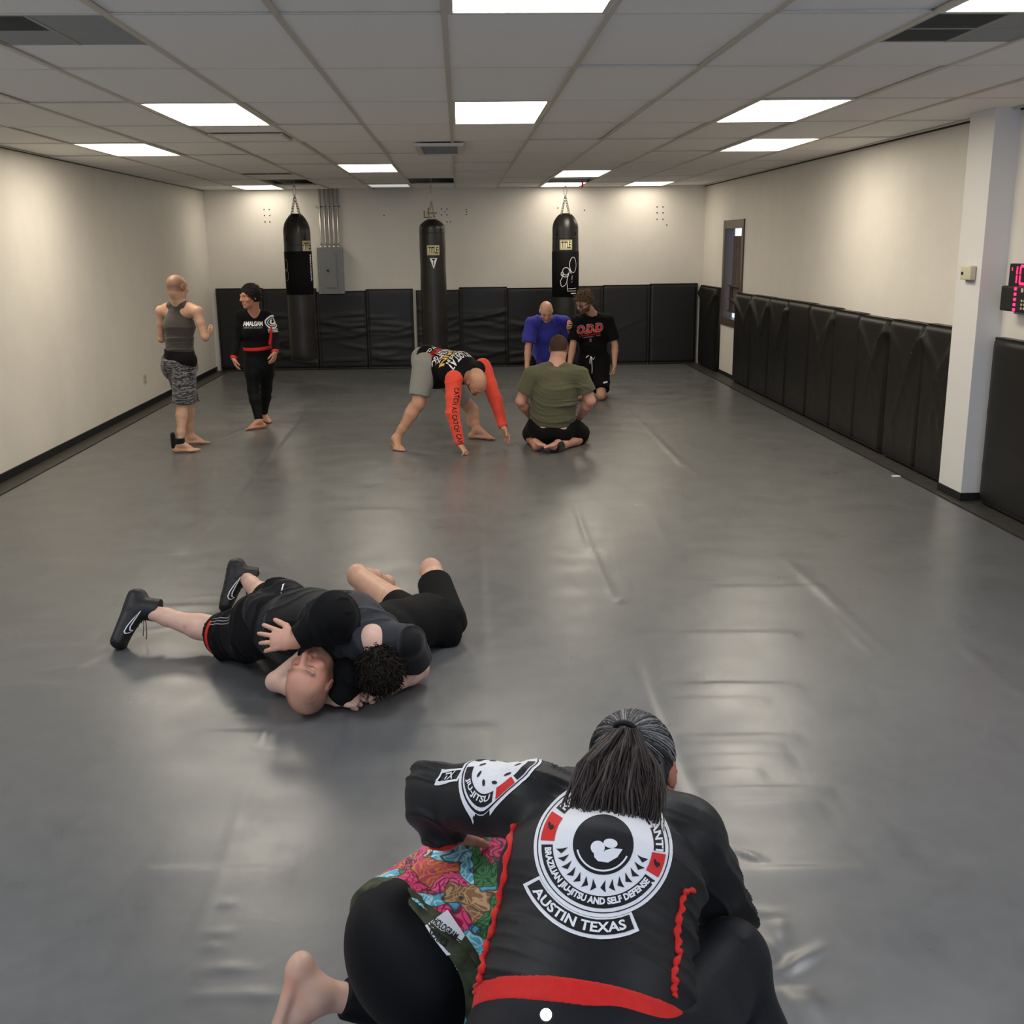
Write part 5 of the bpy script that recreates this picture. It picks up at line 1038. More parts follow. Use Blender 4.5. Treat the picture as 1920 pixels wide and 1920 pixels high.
# ================================================================== person: glasses, black tee, kneeling upright
def person_glasses():
    J = dict(HC=at(1095, 567, 12.55), hf=(-.66, -.58, -.42), hu=(-.22, -.30, .92), N=at(1112, 589, 12.70), SR=at(1082, 602, 12.70), SL=at(1140, 600, 12.74), HR=at(1100, 672, 12.78), HL=at(1126, 672, 12.80),
             ER=at(1074, 648, 12.64), WR=at(1067, 690, 12.52), EL=at(1153, 648, 12.70), WL=at(1152, 684, 12.60))
    J['KR'] = atz(1085, 741, .06); J['KL'] = atz(1127, 741, .06); J['AR'] = J['KR']+V(.0, .40, .0); J['AL'] = J['KL']+V(.10, .36, .01)
    t = thing('person', 'bearded man with glasses and wavy brown hair kneeling upright in black tee and shorts', 'person', (J['KL'][0], J['KL'][1], 0))
    b, pf = body('body', J, t, .0055, 1.0, (.53, .30, .20), 1.0, skinkw=dict(beard=((.05, .028, .018), .85)), hands=[('R', (.0, -.15, -1), (.9, 0, 0), dict(curl=.4)), ('L', (-.12, -.2, -1), (-.9, -.1, .1), dict(curl=.5))],
        feet=[('R', (.0, 1, -.1), (0, 0, -1), dict(h0=.05)), ('L', (.2, 1, -.1), (0, 0, -1), dict(h0=.05))])
    P, S = mids(J); ax = un(S-P); sc = Sculpt(); fr = torso(sc, J, 1.02, .012, cut=[(P+ax*.0, -ax)])
    for s in 'RL': sleeve(sc, J, s, 1.04, .012, .80, .018)
    sc.ell(V(J['N'])+ax*.035+V(-.02, -.05, .01), (.07, .07, .05), k=.01, sub=True)
    o = solid('tee_shirt', sc, M['c_black'], t, .006, wr=dict(amp=.014, freq=34, dirv=(.5, 0, .8), seed=31, base=.6)); bv = bvh_of(o)
    c = at(1106, 616, 12.5); cast = c-CAM; u = un(V(1, -.08, .12))
    g = fitbox(text_geo('O.D.D', 1, .05), .30, .095)
    decal('print', fitbox(text_geo('O.D.D', 1, .10), .315, .112), t, bv, c, u, (0, 0, 1), cast, M['print_grey'], ml=.03, off=.0015); decal('print', g, t, bv, c, u, (0, 0, 1), cast, M['print_red'], ml=.03, off=.003)
    decal('print', fitbox(text_geo('DEFENSE SQUAD', 1, .04), .25, .020, 0, -.074), t, bv, c, u, (0, 0, 1), cast, M['print_red'], ml=.03, off=.002); decal('print', join2(rect(.13, .007, -.02, -.096), rect(.05, .007, .10, -.093), stroke([(-.0, -.115), (.02, -.155)], .008), stroke([(.02, -.115), (-.005, -.155)], .008)), t, bv, c, u, (0, 0, 1), cast, M['print_grey'], ml=.03, off=.002)
    sc = Sculpt(); torso(sc, J, 1.04, .010, t0=-.05, cut=[(P+ax*.05, ax)], shoulders=False, trap=False)
    for s in 'RL': shortleg(sc, J, s, 1.05, .016, frac=.86, flare=.02)
    o = solid('shorts', sc, M['c_black'], t, .006, wr=dict(amp=.007, freq=25, seed=33, base=.5)); bs = bvh_of(o)
    c = at(1108, 668, 12.5); decal('drawstring', join2(stroke([(0, 0), (-.022, .012), (-.05, -.005), (-.055, -.018)], .010), stroke([(0, 0), (.022, .014), (.042, -.01), (.03, -.04), (.005, -.01)], .008), stroke([(0, 0), (-.012, -.05), (-.012, -.085)], .010), stroke([(0.004, 0), (.008, -.06), (.014, -.14), (.012, -.20)], .009)), t, BVHTree.FromPolygons([tuple(p) for p in []], []) if False else bs, c, (1, 0, 0), (0, 0, 1), c-CAM, M['print_white'], ml=.015, off=.004)
    c = at(1135, 717, 12.6); decal('print', rect(.05, .02), t, bs, c, un(V(1, 0, .2)), (0, 0, 1), c-CAM, M['print_white'], ml=.03, off=.003)
    C, f_, u_ = J['HC'], J['hf'], J['hu']
    hair_cap('hair_base', C, f_, u_, 1., t, M['hair_rough'], (.10, .06, .035), [((0, .045, .03), (0, .7, -.7)), ((0, 0, -.035), (0, 0, -1))], grow=.018, amp=.006, freq=45)
    tufts('hair', C, f_, u_, 1., t, M['hair_rough'], 520, .060, 0, col=(.07, .04, .025), col2=(.30, .19, .11), curl=.9, mask=lambda a, b, d: d > .045 or (d > -.02 and b < .0), fall=(0, -.4, .1), lift=.9, w=.006, seed=7)
    g = MB(); x, y, z = frame(f_, u_)
    for s in (-1, 1):
        pts = [pf(s*.033+.027*math.cos(a), .104+.0*a, .004+.019*math.sin(a)) for a in np.linspace(0, 2*PI, 13)]; g.tube(pts, .0032, 5, cap=False); g.tube([pf(s*.060, .100, .008), pf(s*.078, .06, .010), pf(s*.083, -.005, .006)], .003, 5)
    g.tube([pf(-.008, .108, .006), pf(.008, .108, .006)], .003, 5); g.build('glasses_frame', M['glass_frame'], t, True)
    for s in (-1, 1): mesh_np('lens', [pf(s*.033+.026*math.cos(a), .1035, .004+.018*math.sin(a)) for a in np.linspace(0, 2*PI, 14)[:-1]], [list(range(13))], M['lens'], t)
# ================================================================== person: olive tee, kneeling with the back to the camera
def person_olive():
    J = dict(HC=at(1048, 654, 9.58), hf=(.22, .95, -.22), hu=(.0, .12, 1), N=at(1043, 682, 9.52), SR=at(1087, 704, 9.46), SL=at(998, 704, 9.46), HR=at(1058, 798, 9.52), HL=at(1012, 798, 9.52),
             ER=at(1107, 752, 9.46), WR=at(1086, 784, 9.66), EL=at(976, 752, 9.48), WL=at(996, 782, 9.68))
    J['KR'] = atz(1094, 818, .065); J['KL'] = atz(996, 816, .065); J['AR'] = atz(1044, 838, .045); J['AL'] = atz(1006, 836, .045)
    t = thing('person', 'broad man in olive tee shirt sitting on his heels, back to the camera', 'person', (J['AR'][0], J['AR'][1], 0))
    b, pf = body('body', J, t, .006, 1.15, (.56, .30, .22), 1.05, skinkw=dict(hair=((.045, .025, .016), .97), hairline=lambda a, b, d: np.clip((.055-b-(d < .02)*.035)/.02, 0, 1)*np.clip((d+.045)/.015, 0, 1)), nr=.066, belly=.03,
        hands=[('R', (-.5, .8, -.2), (-.3, -.2, -1), dict(curl=.4)), ('L', (.5, .8, -.2), (.3, -.2, -1), dict(curl=.4))], feet=[('R', (-.45, -.85, -.1), (.15, -.1, -1), dict(h0=.055, s=1.02)), ('L', (.25, -.95, -.12), (-.15, -.1, -1), dict(h0=.055, s=1.02))], aw=1.08, lw=.95)
    hair_cap('hair', J['HC'], J['hf'], J['hu'], 1.05, t, M['hair_rough'], (.05, .028, .017), [((0, .04, .03), (0, .85, -.3)), ((0, 0, -.042), (0, .15, -1))], grow=.003, amp=.0008, freq=260, h=.004)
    P, S = mids(J); ax = un(S-P); sc = Sculpt(); fr = torso(sc, J, 1.16, .012, belly=.04, cut=[(at(1034, 795, 9.45), -ax)], rear=False)
    sc.slab(P+ax*.02, P+(S-P)*.55, (1, 0, 0), .195, .15, .205, .145, k=.04, cut=[(at(1034, 796, 9.45), -ax)])
    for s in 'RL': sleeve(sc, J, s, 1.22, .012, .66, .016)
    sc.ell(V(J['N'])+ax*.045+fr*.03, (.078, .10, .055), k=.01, sub=True)
    solid('tee_shirt', sc, M['c_green'], t, .006, wr=dict(amp=.013, freq=42, dirv=(.25, 0, 1), seed=41, spots=[(at(1085, 762, 9.35), .14), (at(990, 770, 9.35), .12)], base=.30))
    sc = Sculpt(); torso(sc, J, 1.16, .008, t0=-.12, cut=[(at(1034, 803, 9.4), ax)], shoulders=False, trap=False)
    for s in 'RL': shortleg(sc, J, s, 1.1, .012, frac=.9, flare=.012)
    sc.slab(P-V(0, 0, .05), P+V(0, .0, .02), (1, 0, 0), .17, .12, .20, .13, k=.03, cut=[(at(1034, 803, 9.4), ax)])
    solid('shorts', sc, M['c_black'], t, .006, wr=dict(amp=.006, freq=30, seed=43, base=.5))
    sc = Sculpt(); sc.slab(P+ax*.0, P+ax*.10, (1, 0, 0), .190, .135, .182, .130, cut=[(at(1034, 799, 9.4), ax), (at(1034, 808, 9.4), -ax)]); solid('waistband', sc, M['c_charcoal'], t, .005)
    A = V(J['AR']); dk = un(V(J['KR'])-A); ab = Sculpt(); ab.cone(A-dk*.02, A+dk*.06, .052, .050, k=.01, cut=[(A+dk*.065, dk)]); ab.cone(A, A+un(V(-.45, -.85, -.1))*.05, .046, .042, k=.01, cut=[(A+un(V(-.45, -.85, -.1))*.05, un(V(-.45, -.85, -.1)))]); solid('ankle_brace', ab, M['brace'], t, .005, wr=dict(amp=.004, freq=90, dirv=dk, seed=2, base=.8))
for fn in (person_tank, person_amalgam, person_bend, person_blue, person_glasses, person_olive): fn()
# ================================================================== the pair wrestling on the mat, middle distance
def shoe(t, A, d, u, side, s=1., swoosh_cast=None):
    """wrestling boot: A ankle, d toes, u from sole to shin side"""
    d = un(d); u = un(V(u)-d*np.dot(u, d)); l = np.cross(d, u)*side; G = V(A)-u*.075*s; sc = Sculpt()
    sc.ell(G-d*.045+u*.035, V(.034, .042, .040)*s, (l, d, u), k=.02); sc.slab(G-d*.04*s+u*.022, G+d*.14*s+u*.018, l, .035*s, .028*s, .048*s, .030*s, k=.02, rnd=2.6); sc.cone(G+d*.015+u*.045, G+d*.11*s+u*.026, .040*s, .028*s, k=.02)
    sc.cone(G-d*.004+u*.04, G+u*.125*s-d*.012, .042*s, .046*s, k=.02, cut=[(G+u*.125*s, u)]); sc.cone(G-d*.035+u*.04, G-d*.03+u*.13, .02, .018, k=.02)
    o = solid('shoe_upper', sc, M['shoe'], t, .004, wr=dict(amp=.002, freq=90, dirv=d, seed=3, base=.6))
    sc = Sculpt(); sc.slab(G-d*.05*s+u*.006, G+d*.15*s+u*.006, l, .036*s, .012, .046*s, .011, k=.006, rnd=4); sl = solid('sole', sc, M['sole'], t, .004); sl.parent = o
    bv = bvh_of(o); cast = -l*side if swoosh_cast is None else V(swoosh_cast); lc = -cast
    c = G+d*.045*s+u*.040*s; uu = d; vv = u
    pts = [(-.078, .030), (-.030, .006), (.005, -.008), (.030, -.012), (.042, -.006), (.046, .006), (.040, .016), (.030, .006), (.012, .004), (-.020, .012)]
    q = decal('side_mark', stroke(pts, .0045, True), t, bv, c, uu, vv, cast, M['print_white'], ml=.012, off=.002)
    lc2 = MB()
    for k in range(5):
        b = G+d*(.03+.018*k)*s+u*(.078-.009*k)*s; lc2.tube([b-l*.022, b+u*.006, b+l*.022], .0025, 5)
    for e in (-1, 1): lc2.tube([G+d*.03+u*.085, G+d*.05+u*.10+l*e*.02, G+d*.07+u*.105+l*e*.03-V(0, 0, .03), G+d*.07+u*.10+l*e*.03-V(0, 0, .06)], .002, 5)
    x = lc2.build('laces', M['black'], t, True); x.parent = o
    h = MB().tube([G+d*.018+u*.118-l*.014, G+d*.018+u*.118+l*.014], .007, 6, flat=.5).build('lace_tab', M['print_white'], t, True); h.parent = o
    return o
def person_top():
    J = dict(HC=atz(709, 1256, .155), hf=(.12, .10, -.98), hu=(.28, -.93, .10), N=atz(701, 1203, .27), SR=atz(641, 1186, .28), SL=atz(762, 1204, .25), HR=V(-.88, 4.34, .19), HL=V(-.76, 4.50, .225),
             KR=V(-1.115, 4.63, .085), AR=V(-1.49, 4.79, .155), KL=V(-.95, 4.93, .13), AL=V(-1.13, 5.29, .15), ER=atz(517, 1278, .06), WR=atz(633, 1311, .042), EL=atz(786, 1255, .06), WL=atz(728, 1290, .05), bend=(0, 0, .05))
    J['cbR'] = (0, .3, 1); J['cbL'] = (.2, .2, 1)
    t = thing('person', 'dark-haired man in charcoal tee lying across his partner, legs stretched out left', 'person', (J['SR'][0], J['SR'][1], 0))
    b, pf = body('body', J, t, .0042, 1.02, (.66, .43, .34), 1.0, nr=.060, hands=[('R', (.85, -.1, .05), (0, .45, -.8), dict(curl=1.35, spread=.03, s=1.0, thumb=.4)), ('L', (-.9, -.3, 0), (0, .3, -1), dict(curl=.8))], aw=1.05,
        skinkw=dict(spots=[(atz(742, 1225, .22), .035, (.62, .26, .22), .5)]+[(V(-1.2-.04*k, 4.62+.012*k, .06+.03*(k % 3)), .008, (.42, .17, .12), .6) for k in range(8)]))
    P, S = mids(J); ax = un(S-P); sc = Sculpt(); fr = torso(sc, J, 1.08, .010, belly=.02, cut=[(P-ax*.01, -ax)])
    for s in 'RL': sleeve(sc, J, s, 1.10, .010, .50 if s == 'R' else .62, .012)
    up = un(J['HC']-V(J['N'])); sc.ell(V(J['N'])+up*.068, (.058, .058, .050), k=.01, sub=True)
    mid0, mid1 = P+(S-P)*.1, S; Sx = S
    def tn(v):
        q = (v-P)@ax; L = np.linalg.norm(S-P); lat = un(V(J['SR'])-V(J['SL'])); a = np.abs((v-S)@lat); pan = np.clip((.125+.04*np.clip((L-q)/L, 0, 1)-a)/.008, 0, 1)*np.clip((L-.02+.25*a-q+.04)/.01, 0, 1)*0+np.clip((.128+.05*np.clip((L-q)/L, 0, 1)-a)/.008, 0, 1)
        return V(.006, .006, .007)*(1-pan[:, None])+V(.024, .026, .032)*pan[:, None]
    o = solid('tee_shirt', sc, M['c_tint'], t, .005, tint=tn, wr=dict(amp=.018, freq=34, dirv=ax, seed=51, spots=[(J['SR'], .16), (P+ax*.05, .16), (J['SL'], .1)], base=.45)); bv = bvh_of(o)
    c = atz(692, 1169, .40); decal('print', join2(rect(.01, .004, -.012), rect(.008, .006, 0), rect(.01, .004, .012)), t, bv, c, (1, 0, 0), (0, 1, 0), (0, 0, -1), M['print_grey'], off=.002)
    sc = Sculpt(); torso(sc, J, 1.1, .008, t0=-.05, cut=[(P+ax*.05, ax)], shoulders=False, trap=False)
    for s in 'RL': shortleg(sc, J, s, 1.04, .014, frac=.93, flare=.030)
    o = solid('shorts', sc, M['c_black'], t, .005, wr=dict(amp=.014, freq=34, dirv=ax, seed=53, base=.5)); bs = bvh_of(o)
    H, K = V(J['HR']), V(J['KR']); n = un(K-H); e = H+(K-H)*.93; up_ = V(0, 0, 1); vv = un(up_-n*np.dot(up_, n)); cast = -un(np.cross(n, vv)); cast = cast if cast[1] > 0 else -cast
    c = e-n*.17+vv*.03-cast*.0
    decal('stripe', join2(*[stroke([(-.12, k), (.0, k-.004), (.105, k-.002)], .005) for k in (-.014, .003, .020)]), t, bs, c, n, vv, un(cast-vv*.6), M['print_grey'], ml=.015, off=.003)
    decal('hem_panel', (np.array([[.10, .045], [.128, .05], [.150, -.10], [.135, -.105], [.115, -.05]]), [[0, 1, 2, 3, 4]]), t, bs, c, n, vv, cast, M['print_red'], ml=.012, off=.003)
    c = at(529, 1105, 4.5); decal('small_mark', join2(rect(.006, .045), rect(.012, .006, 0, .024)), t, bs, c, un(V(.8, .2, .2)), un(V(.2, .6, .8)), c-CAM, M['print_white'], off=.003)
    shoe(t, J['AR'], (-.22, -.55, -.76), (1, -.1, -.2), -1, 1.18, swoosh_cast=(.05, .95, .1)); shoe(t, J['AL'], (-.16, -.5, -.85), (1, .2, -.15), 1, 1.12, swoosh_cast=(.1, .95, .1))
    C, f_, u_ = J['HC'], J['hf'], J['hu']
    hair_cap('hair_base', C, f_, u_, 1., t, M['hair_rough'], (.010, .008, .006), [((0, .055, .0), (0, 1, -.25)), ((0, 0, -.05), (0, .2, -1))], grow=.012, amp=.003, freq=60)
    tufts('hair', C, f_, u_, 1., t, M['hair_rough'], 1500, .038, 0, col=(.010, .008, .006), col2=(.030, .021, .016), curl=.7, mask=lambda a, b, d: d > -.055 and b < .055, fall=(.1, -.5, -.35), lift=.45, w=.0052, seed=9)
def person_under():
    J = dict(HC=atz(581, 1277, .135), hf=(-.12, -.40, .90), hu=(-.34, -.90, -.32), N=atz(628, 1216, .12), SR=atz(665, 1232, .13), SL=atz(622, 1180, .20), HR=V(-.10, 4.70, .10), HL=V(-.26, 4.74, .10),
             KR=at(808, 1070, 5.06), KL=at(671, 1081, 5.14), AR=V(-.15, 5.36, .06), AL=V(-.42, 5.42, .06), ER=atz(640, 1285, .09), WR=atz(690, 1295, .06), EL=atz(628, 1157, .39), WL=at(553, 1202, 3.93))
    t = thing('person', 'bald red-faced man pinned on his back on the mat, hand spread, knees up', 'person', (J['HC'][0], J['HC'][1], 0))
    J['cbR'] = (0, .2, -1); J['cbL'] = (0, .2, -1)
    b, pf = body('body', J, t, .0042, .98, (.62, .37, .26), 1.08, skinkw=dict(hair=((.07, .035, .028), .70), hairline=lambda a, b, d: np.clip((.045-b)/.03, 0, 1)*np.clip((np.abs(a)-.02)/.03, 0, 1), flush=1.2, beard=((.40, .22, .17), .35), brow=(.13, .07, .055), browamp=.8, spots=[(J['HC']+V(0, 0, .03), .13, (.50, .19, .13), .8), (J['WL'], .10, (.60, .30, .22), .5)]), head_kw=dict(jowl=1), nr=.062,
        hands=[('L', (-.97, .05, .10), (.05, .88, -.42), dict(curl=.28, spread=.20, s=1.06, thumb=.9))], feet=[('R', (.1, .9, -.2), (0, 0, 1), {}), ('L', (.2, .9, -.2), (0, 0, 1), {})],
        arms=('L',), extra=lambda sc: [sc.cone(pf2(J, a, .066, .058-.006*abs(a)*20), pf2(J, a+.018, .069, .058-.006*abs(a)*20), .0028, .0028, k=.006) for a in (-.04, -.02, 0., .02)])
    P, S = mids(J); ax = un(S-P); sc = Sculpt(); torso(sc, J, 1.0, .010, cut=[(P-ax*.02, -ax)], shoulders=False, trap=False)
    sc.slab(P+(S-P)*.6, S+V(.02, 0, 0), (1, .1, 0), .165, .105, .15, .085, k=.04); sc.limb([J['SR'], atz(655, 1262, .13), atz(643, 1296, .07)], [.075, .075, .055], k=.03)
    sc.limb([J['SL'], J['EL']], [.085, .085], k=.03); E_, W2 = V(J['EL']), V(J['WL']); n = un(W2-E_); sc.cone(E_, W2, .082, .050, k=.03, cut=[(W2-n*.012, n)])
    sc.ell(V(J['HC'])+un(V(J['N'])-V(J['HC']))*.01, (.094, .094, .094), k=.01, sub=True)
    solid('long_sleeve_top', sc, M['c_black'], t, .005, wr=dict(amp=.011, freq=34, dirv=(.6, -.6, .3), seed=61, spots=[(J['EL'], .15), (atz(650, 1270, .1), .12)], base=.3))
    sc = Sculpt(); sc.slab(P-ax*.04, P+ax*.12, (1, .1, 0), .150, .100, .14, .09, k=.03)
    for s in 'RL':
        H, K = V(J['H'+s]), V(J['K'+s]); n = un(K-H); fr_ = .74 if s == 'R' else .40; e = H+(K-H)*fr_; sc.cone(H, e+n*.04, .095, .082-.01*(s == 'L'), k=.03, cut=[(e, n)])
    sc.slab(at(806, 1170, 4.84), at(822, 1130, 4.98), (1, .1, .2), .040, .05, .040, .06, k=.015, rnd=5)
    solid('shorts', sc, M['c_black'], t, .005, wr=dict(amp=.006, freq=22, seed=63, base=.5))
def pf2(J, a, b, c):
    x, y, z = frame(J['hf'], J['hu']); return V(J['HC'])+(x*a+y*(b)+z*c)*1.08
person_top(); person_under()

# ================================================================== the pair in the foreground
def person_floral():
    J = dict(HC=V(.38, 2.36, .36), hf=(.6, .1, -.8), hu=(.8, .2, .3), N=V(.27, 2.28, .44), SR=V(.30, 2.14, .42), SL=V(.12, 2.30, .45), HR=V(-.040, 1.85, .365), HL=V(-.155, 1.94, .43),
             KR=V(.02, 1.78, .065), KL=V(.0, 2.09, .065), AR=V(-.36, 1.52, .07), AL=at(594, 1862, 2.02), ER=V(.45, 1.95, .3), WR=V(.5, 1.8, .4), EL=V(.30, 2.45, .25), WL=V(.2, 2.4, .06))
    J['cbL'] = (0, -.1, .9)
    t = thing('person', 'person in colourful tropical print shirt and black leggings kneeling, back bare foot raised', 'person', (J['KL'][0], J['KL'][1], 0))
    body('body', J, t, .0045, .92, (.60, .38, .28), .98, skinkw=dict(spots=[(at(545, 1848, 2.0), .03, (.66, .27, .18), .55), (at(600, 1890, 2.0), .02, (.62, .30, .22), .3)]), feet=[('L', (-.28, -.22, -.93), (.93, -.1, -.3), dict(s=1.02)), ('R', (-.5, -.6, -.3), (0, .3, -1), {})], hands=[('R', (0, -.3, .9), (1, 0, 0), {}), ('L', (-.8, 0, 0), (0, 0, -1), {})], lw=.95)
    hair_cap('hair', J['HC'], J['hf'], J['hu'], .98, t, M['hair_rough'], (.02, .014, .011), [((0, .055, .02), (0, .8, -.6)), ((0, 0, -.05), (0, 0, -1))], grow=.014, amp=.003, freq=60)
    sc = Sculpt(); P, S = mids(J); ax = un(S-P); torso(sc, J, .94, .0, t0=-.05, cut=[(P+ax*.02, ax)], shoulders=False, trap=False); lat = un(V(J['HR'])-V(J['HL']))
    sc.ell(P-ax*.055, (.145, .105, .135), (lat, ax, np.cross(lat, ax)), k=.04, cut=[(P-ax*.02, ax)])
    shortleg(sc, J, 'L', .98, .006, full=True, calf=.84); shortleg(sc, J, 'R', .93, .008, full=True, calf=.84)
    solid('leggings', sc, M['c_legging'], t, .005, wr=dict(amp=.003, freq=40, dirv=(0, 0, 1), seed=71, spots=[(J['KL'], .1)], base=.12))
    cutp = at(775, 1702, 1.80); sc = Sculpt(); sp = un(V(.86, .40, -.02)); hem = P-ax*.045
    torso(sc, J, 1.0, .012, cut=[(hem, -ax)], shoulders=False, rear=False); sc.slab(P-ax*.05, P+(S-P)*.9, lat, .176, .140, .175, .140, k=.04, cut=[(hem, -ax)]); sc.cone(V(J['HR'])+V(.0, -.01, .015), V(J['SR']), .125, .12, k=.04, cut=[(hem, -ax)]); sleeve(sc, J, 'R', 1.0, .01, .6, .01); sleeve(sc, J, 'L', 1., .01, .6, .01)
    o = solid('print_shirt', sc, M['c_floral'], t, .005, wr=dict(amp=.010, freq=32, dirv=(.3, .2, 1), seed=73, spots=[(at(870, 1780, 1.9), .12)], base=.25)); bv = bvh_of(o)
    for k, w_ in ((.0, .013), (.019, .010)):
        sc = Sculpt(); torso(sc, J, 1.0, .0145, cut=[(hem+ax*k, -ax), (hem+ax*(k+w_), ax)], shoulders=False, rear=False, trap=False); sc.slab(P-ax*.05, P+(S-P)*.9, lat, .1785, .1425, .1775, .1425, k=.04, cut=[(hem+ax*k, -ax), (hem+ax*(k+w_), ax)]); sc.cone(V(J['HR'])+V(.0, -.01, .015), V(J['SR']), .1275, .1225, k=.04, cut=[(hem+ax*k, -ax), (hem+ax*(k+w_), ax)])
        solid('hem_band', sc, M['c_bamboo'], t, .004)
    c = at(830, 1748, 1.7); cast = c-CAM; u = un(R_+.0*U_); uu = un(R_*.80-U_*.60); vv = un(R_*.60+U_*.80)
    decal('care_label', (np.array([[-.040, -.028], [.022, -.040], [.040, -.022], [.038, .020], [-.018, .040]]), [[0, 1, 2, 3, 4]]), t, bv, c, uu, vv, cast, M['print_white'], off=.003)
    decal('print', fitbox(text_geo('HOLOGRAM', 1, .02), .055, .014, 0, .008), t, bv, c, uu, vv, cast, M['print_black'], off=.0045, ml=.01); decal('print', fitbox(text_geo('SERIES', 1, .02), .042, .014, 0, -.013), t, bv, c, uu, vv, cast, M['print_black'], off=.0045, ml=.01)
def person_emblem():
    J = dict(HC=at(1190, 1449, 1.92), hf=(.42, .78, -.44), hu=(.02, .42, .90), N=V(.285, 1.825, .765), SR=at(1283, 1572, 1.74), SL=at(1000, 1505, 1.82), HR=V(.245, 1.40, .50), HL=V(.055, 1.43, .49),
             ER=at(1352, 1712, 1.80), WR=at(1300, 1745, 2.02), EL=at(816, 1486, 1.97), WL=at(836, 1572, 1.96), KR=at(1368, 1800, 1.66), KL=V(.10, 1.70, .065), AR=V(.56, 1.50, .08), AL=V(.08, 1.30, .07), bend=(0, -.02, .035))
    t = thing('person', 'person with grey-black ponytail, black rash guard with round back emblem and red hem', 'person', (J['KL'][0], J['KL'][1], 0))
    x, y, z = frame(J['hf'], J['hu'])
    b, pf = body('body', J, t, .005, .95, (.46, .22, .14), 1.0, nr=.052, skinkw=dict(hair=((.03, .025, .025), .9), hairline=lambda a, b, d: np.clip((.02-b)/.02, 0, 1)*np.clip((d+.02)/.02, 0, 1)*np.clip((.07-np.abs(a))/.01, 0, 1)), hands=[('L', (.35, .8, -.35), (.3, .2, -.9), dict(curl=.3, s=.9)), ('R', (-.5, .6, 0), (0, 0, -1), dict(curl=.4))], feet=[('R', (.3, .9, 0), (0, 0, 1), {}), ('L', (0, -1, -.1), (0, 0, -1), dict(h0=.05))])
    P, S = mids(J); ax = un(S-P); lat = un(V(J['SR'])-V(J['SL'])); hemc = P+ax*.085
    lh = un(V(J['HR'])-V(J['HL'])); wid = dict(w=1.0)
    def tor(sc, g, cut): torso(sc, J, 1.04, g, cut=cut, shoulders=False, rear=False, trap=False, wl=1.06); sc.slab(P, P+(S-P)*.30, lh, .165+g, .125+g, .165+g, .115+g, k=.03, cut=cut)
    sc = Sculpt(); tor(sc, .008, [(hemc, -ax)])
    for a in ('SR', 'SL'): sc.cone(S+(V(J[a])-S)*.3-ax*.02, V(J[a]), .075, .066, k=.03)
    for a in ('SR', 'SL'): sc.cone(V(J['N'])+un(V(J['HC'])-V(J['N']))*.012, V(J[a])*.7+V(J['N'])*.3, .052, .055, k=.03)
    for s in 'RL': sleeve(sc, J, s, 1.16, .010, .97, .004, True, k=.03)
    sc.ell(V(J['N'])+un(V(J['HC'])-V(J['N']))*.075, (.060, .060, .045), k=.008, sub=True)
    o = solid('rash_guard', sc, M['c_rash'], t, .0045, wr=dict(amp=.010, freq=70, dirv=un(ax+lat*.25), seed=81, spots=[(at(1250, 1780, 1.6), .13), (at(930, 1810, 1.6), .11), (J['EL'], .10), (at(1050, 1440, 1.85), .07), (J['ER'], .11)], base=.10)); bv = bvh_of(o)
    # red hem band and side piping
    sc = Sculpt(); tor(sc, .0105, [(hemc-ax*.002, -ax), (hemc+ax*.016, ax)]); solid('hem_band', sc, M['c_red'], t, .0035)
    for pts in ([(1298, 1668), (1282, 1672), (1276, 1700), (1270, 1730), (1268, 1765), (1272, 1790), (1262, 1820), (1264, 1845), (1262, 1868)], [(966, 1545), (958, 1580), (948, 1640), (938, 1690), (926, 1740), (912, 1785), (906, 1815), (900, 1842), (895, 1862)]):
        mbp = []; prev = None; PP = V([(a, b_) for a, b_ in pts]); tt = np.linspace(0, len(pts)-1, 60); X_ = np.interp(tt, range(len(pts)), PP[:, 0]); Y_ = np.interp(tt, range(len(pts)), PP[:, 1])
        for i, (a, b_) in enumerate(zip(X_, Y_)):
            h = bv.ray_cast(Vector(CAM), Vector(un(ray(a+1.6*math.sin(i*.9), b_))), 4)
            if h[0] is not None and (prev is None or np.linalg.norm(V(*h[0])-prev) < .06): prev = V(*h[0]); mbp.append(prev+V(*h[1])*.0015)
        if len(mbp) > 4: MB().tube(mbp, [.0062+.0022*math.sin(i*1.3) for i in range(len(mbp))], 8, flat=.6).build('side_piping', M['c_red'], t, True)
    sc = Sculpt(); n = un(V(J['WL'])-V(J['EL'])); sc.cone(J['EL'], J['WL'], .050, .040, cut=[(V(J['WL'])+n*.008, n), (V(J['WL'])-n*.018, -n)]); solid('cuff', sc, M['c_red'], t, .004)
    # leggings
    sc = Sculpt(); torso(sc, J, 1.06, .004, t0=-.05, cut=[(hemc+ax*.01, ax)], shoulders=False, trap=False); shortleg(sc, J, 'R', 1.12, .006, full=True, calf=.95); shortleg(sc, J, 'L', 1.08, .006, full=True, calf=.95)
    sc.slab(P-ax*.02, P+ax*.09, lh, .178, .135, .172, .125, k=.04, cut=[(hemc+ax*.01, ax)])
    o2 = solid('leggings', sc, M['c_navy'], t, .005, wr=dict(amp=.003, freq=30, dirv=(.3, .2, 1), seed=83, spots=[(J['KR'], .12)], base=.12)); bl = bvh_of(o2)
    c = at(1024, 1903, 1.45); decal('waist_badge', ell2(.009, .010), t, bl, c, R_, U_, c-CAM, mat('glowing_badge', (.9, .92, 1), .2, .8, emit=2.5, ecol=(.9, .93, 1)), off=.002)  # white badge glows by emission, standing in for a bright glint
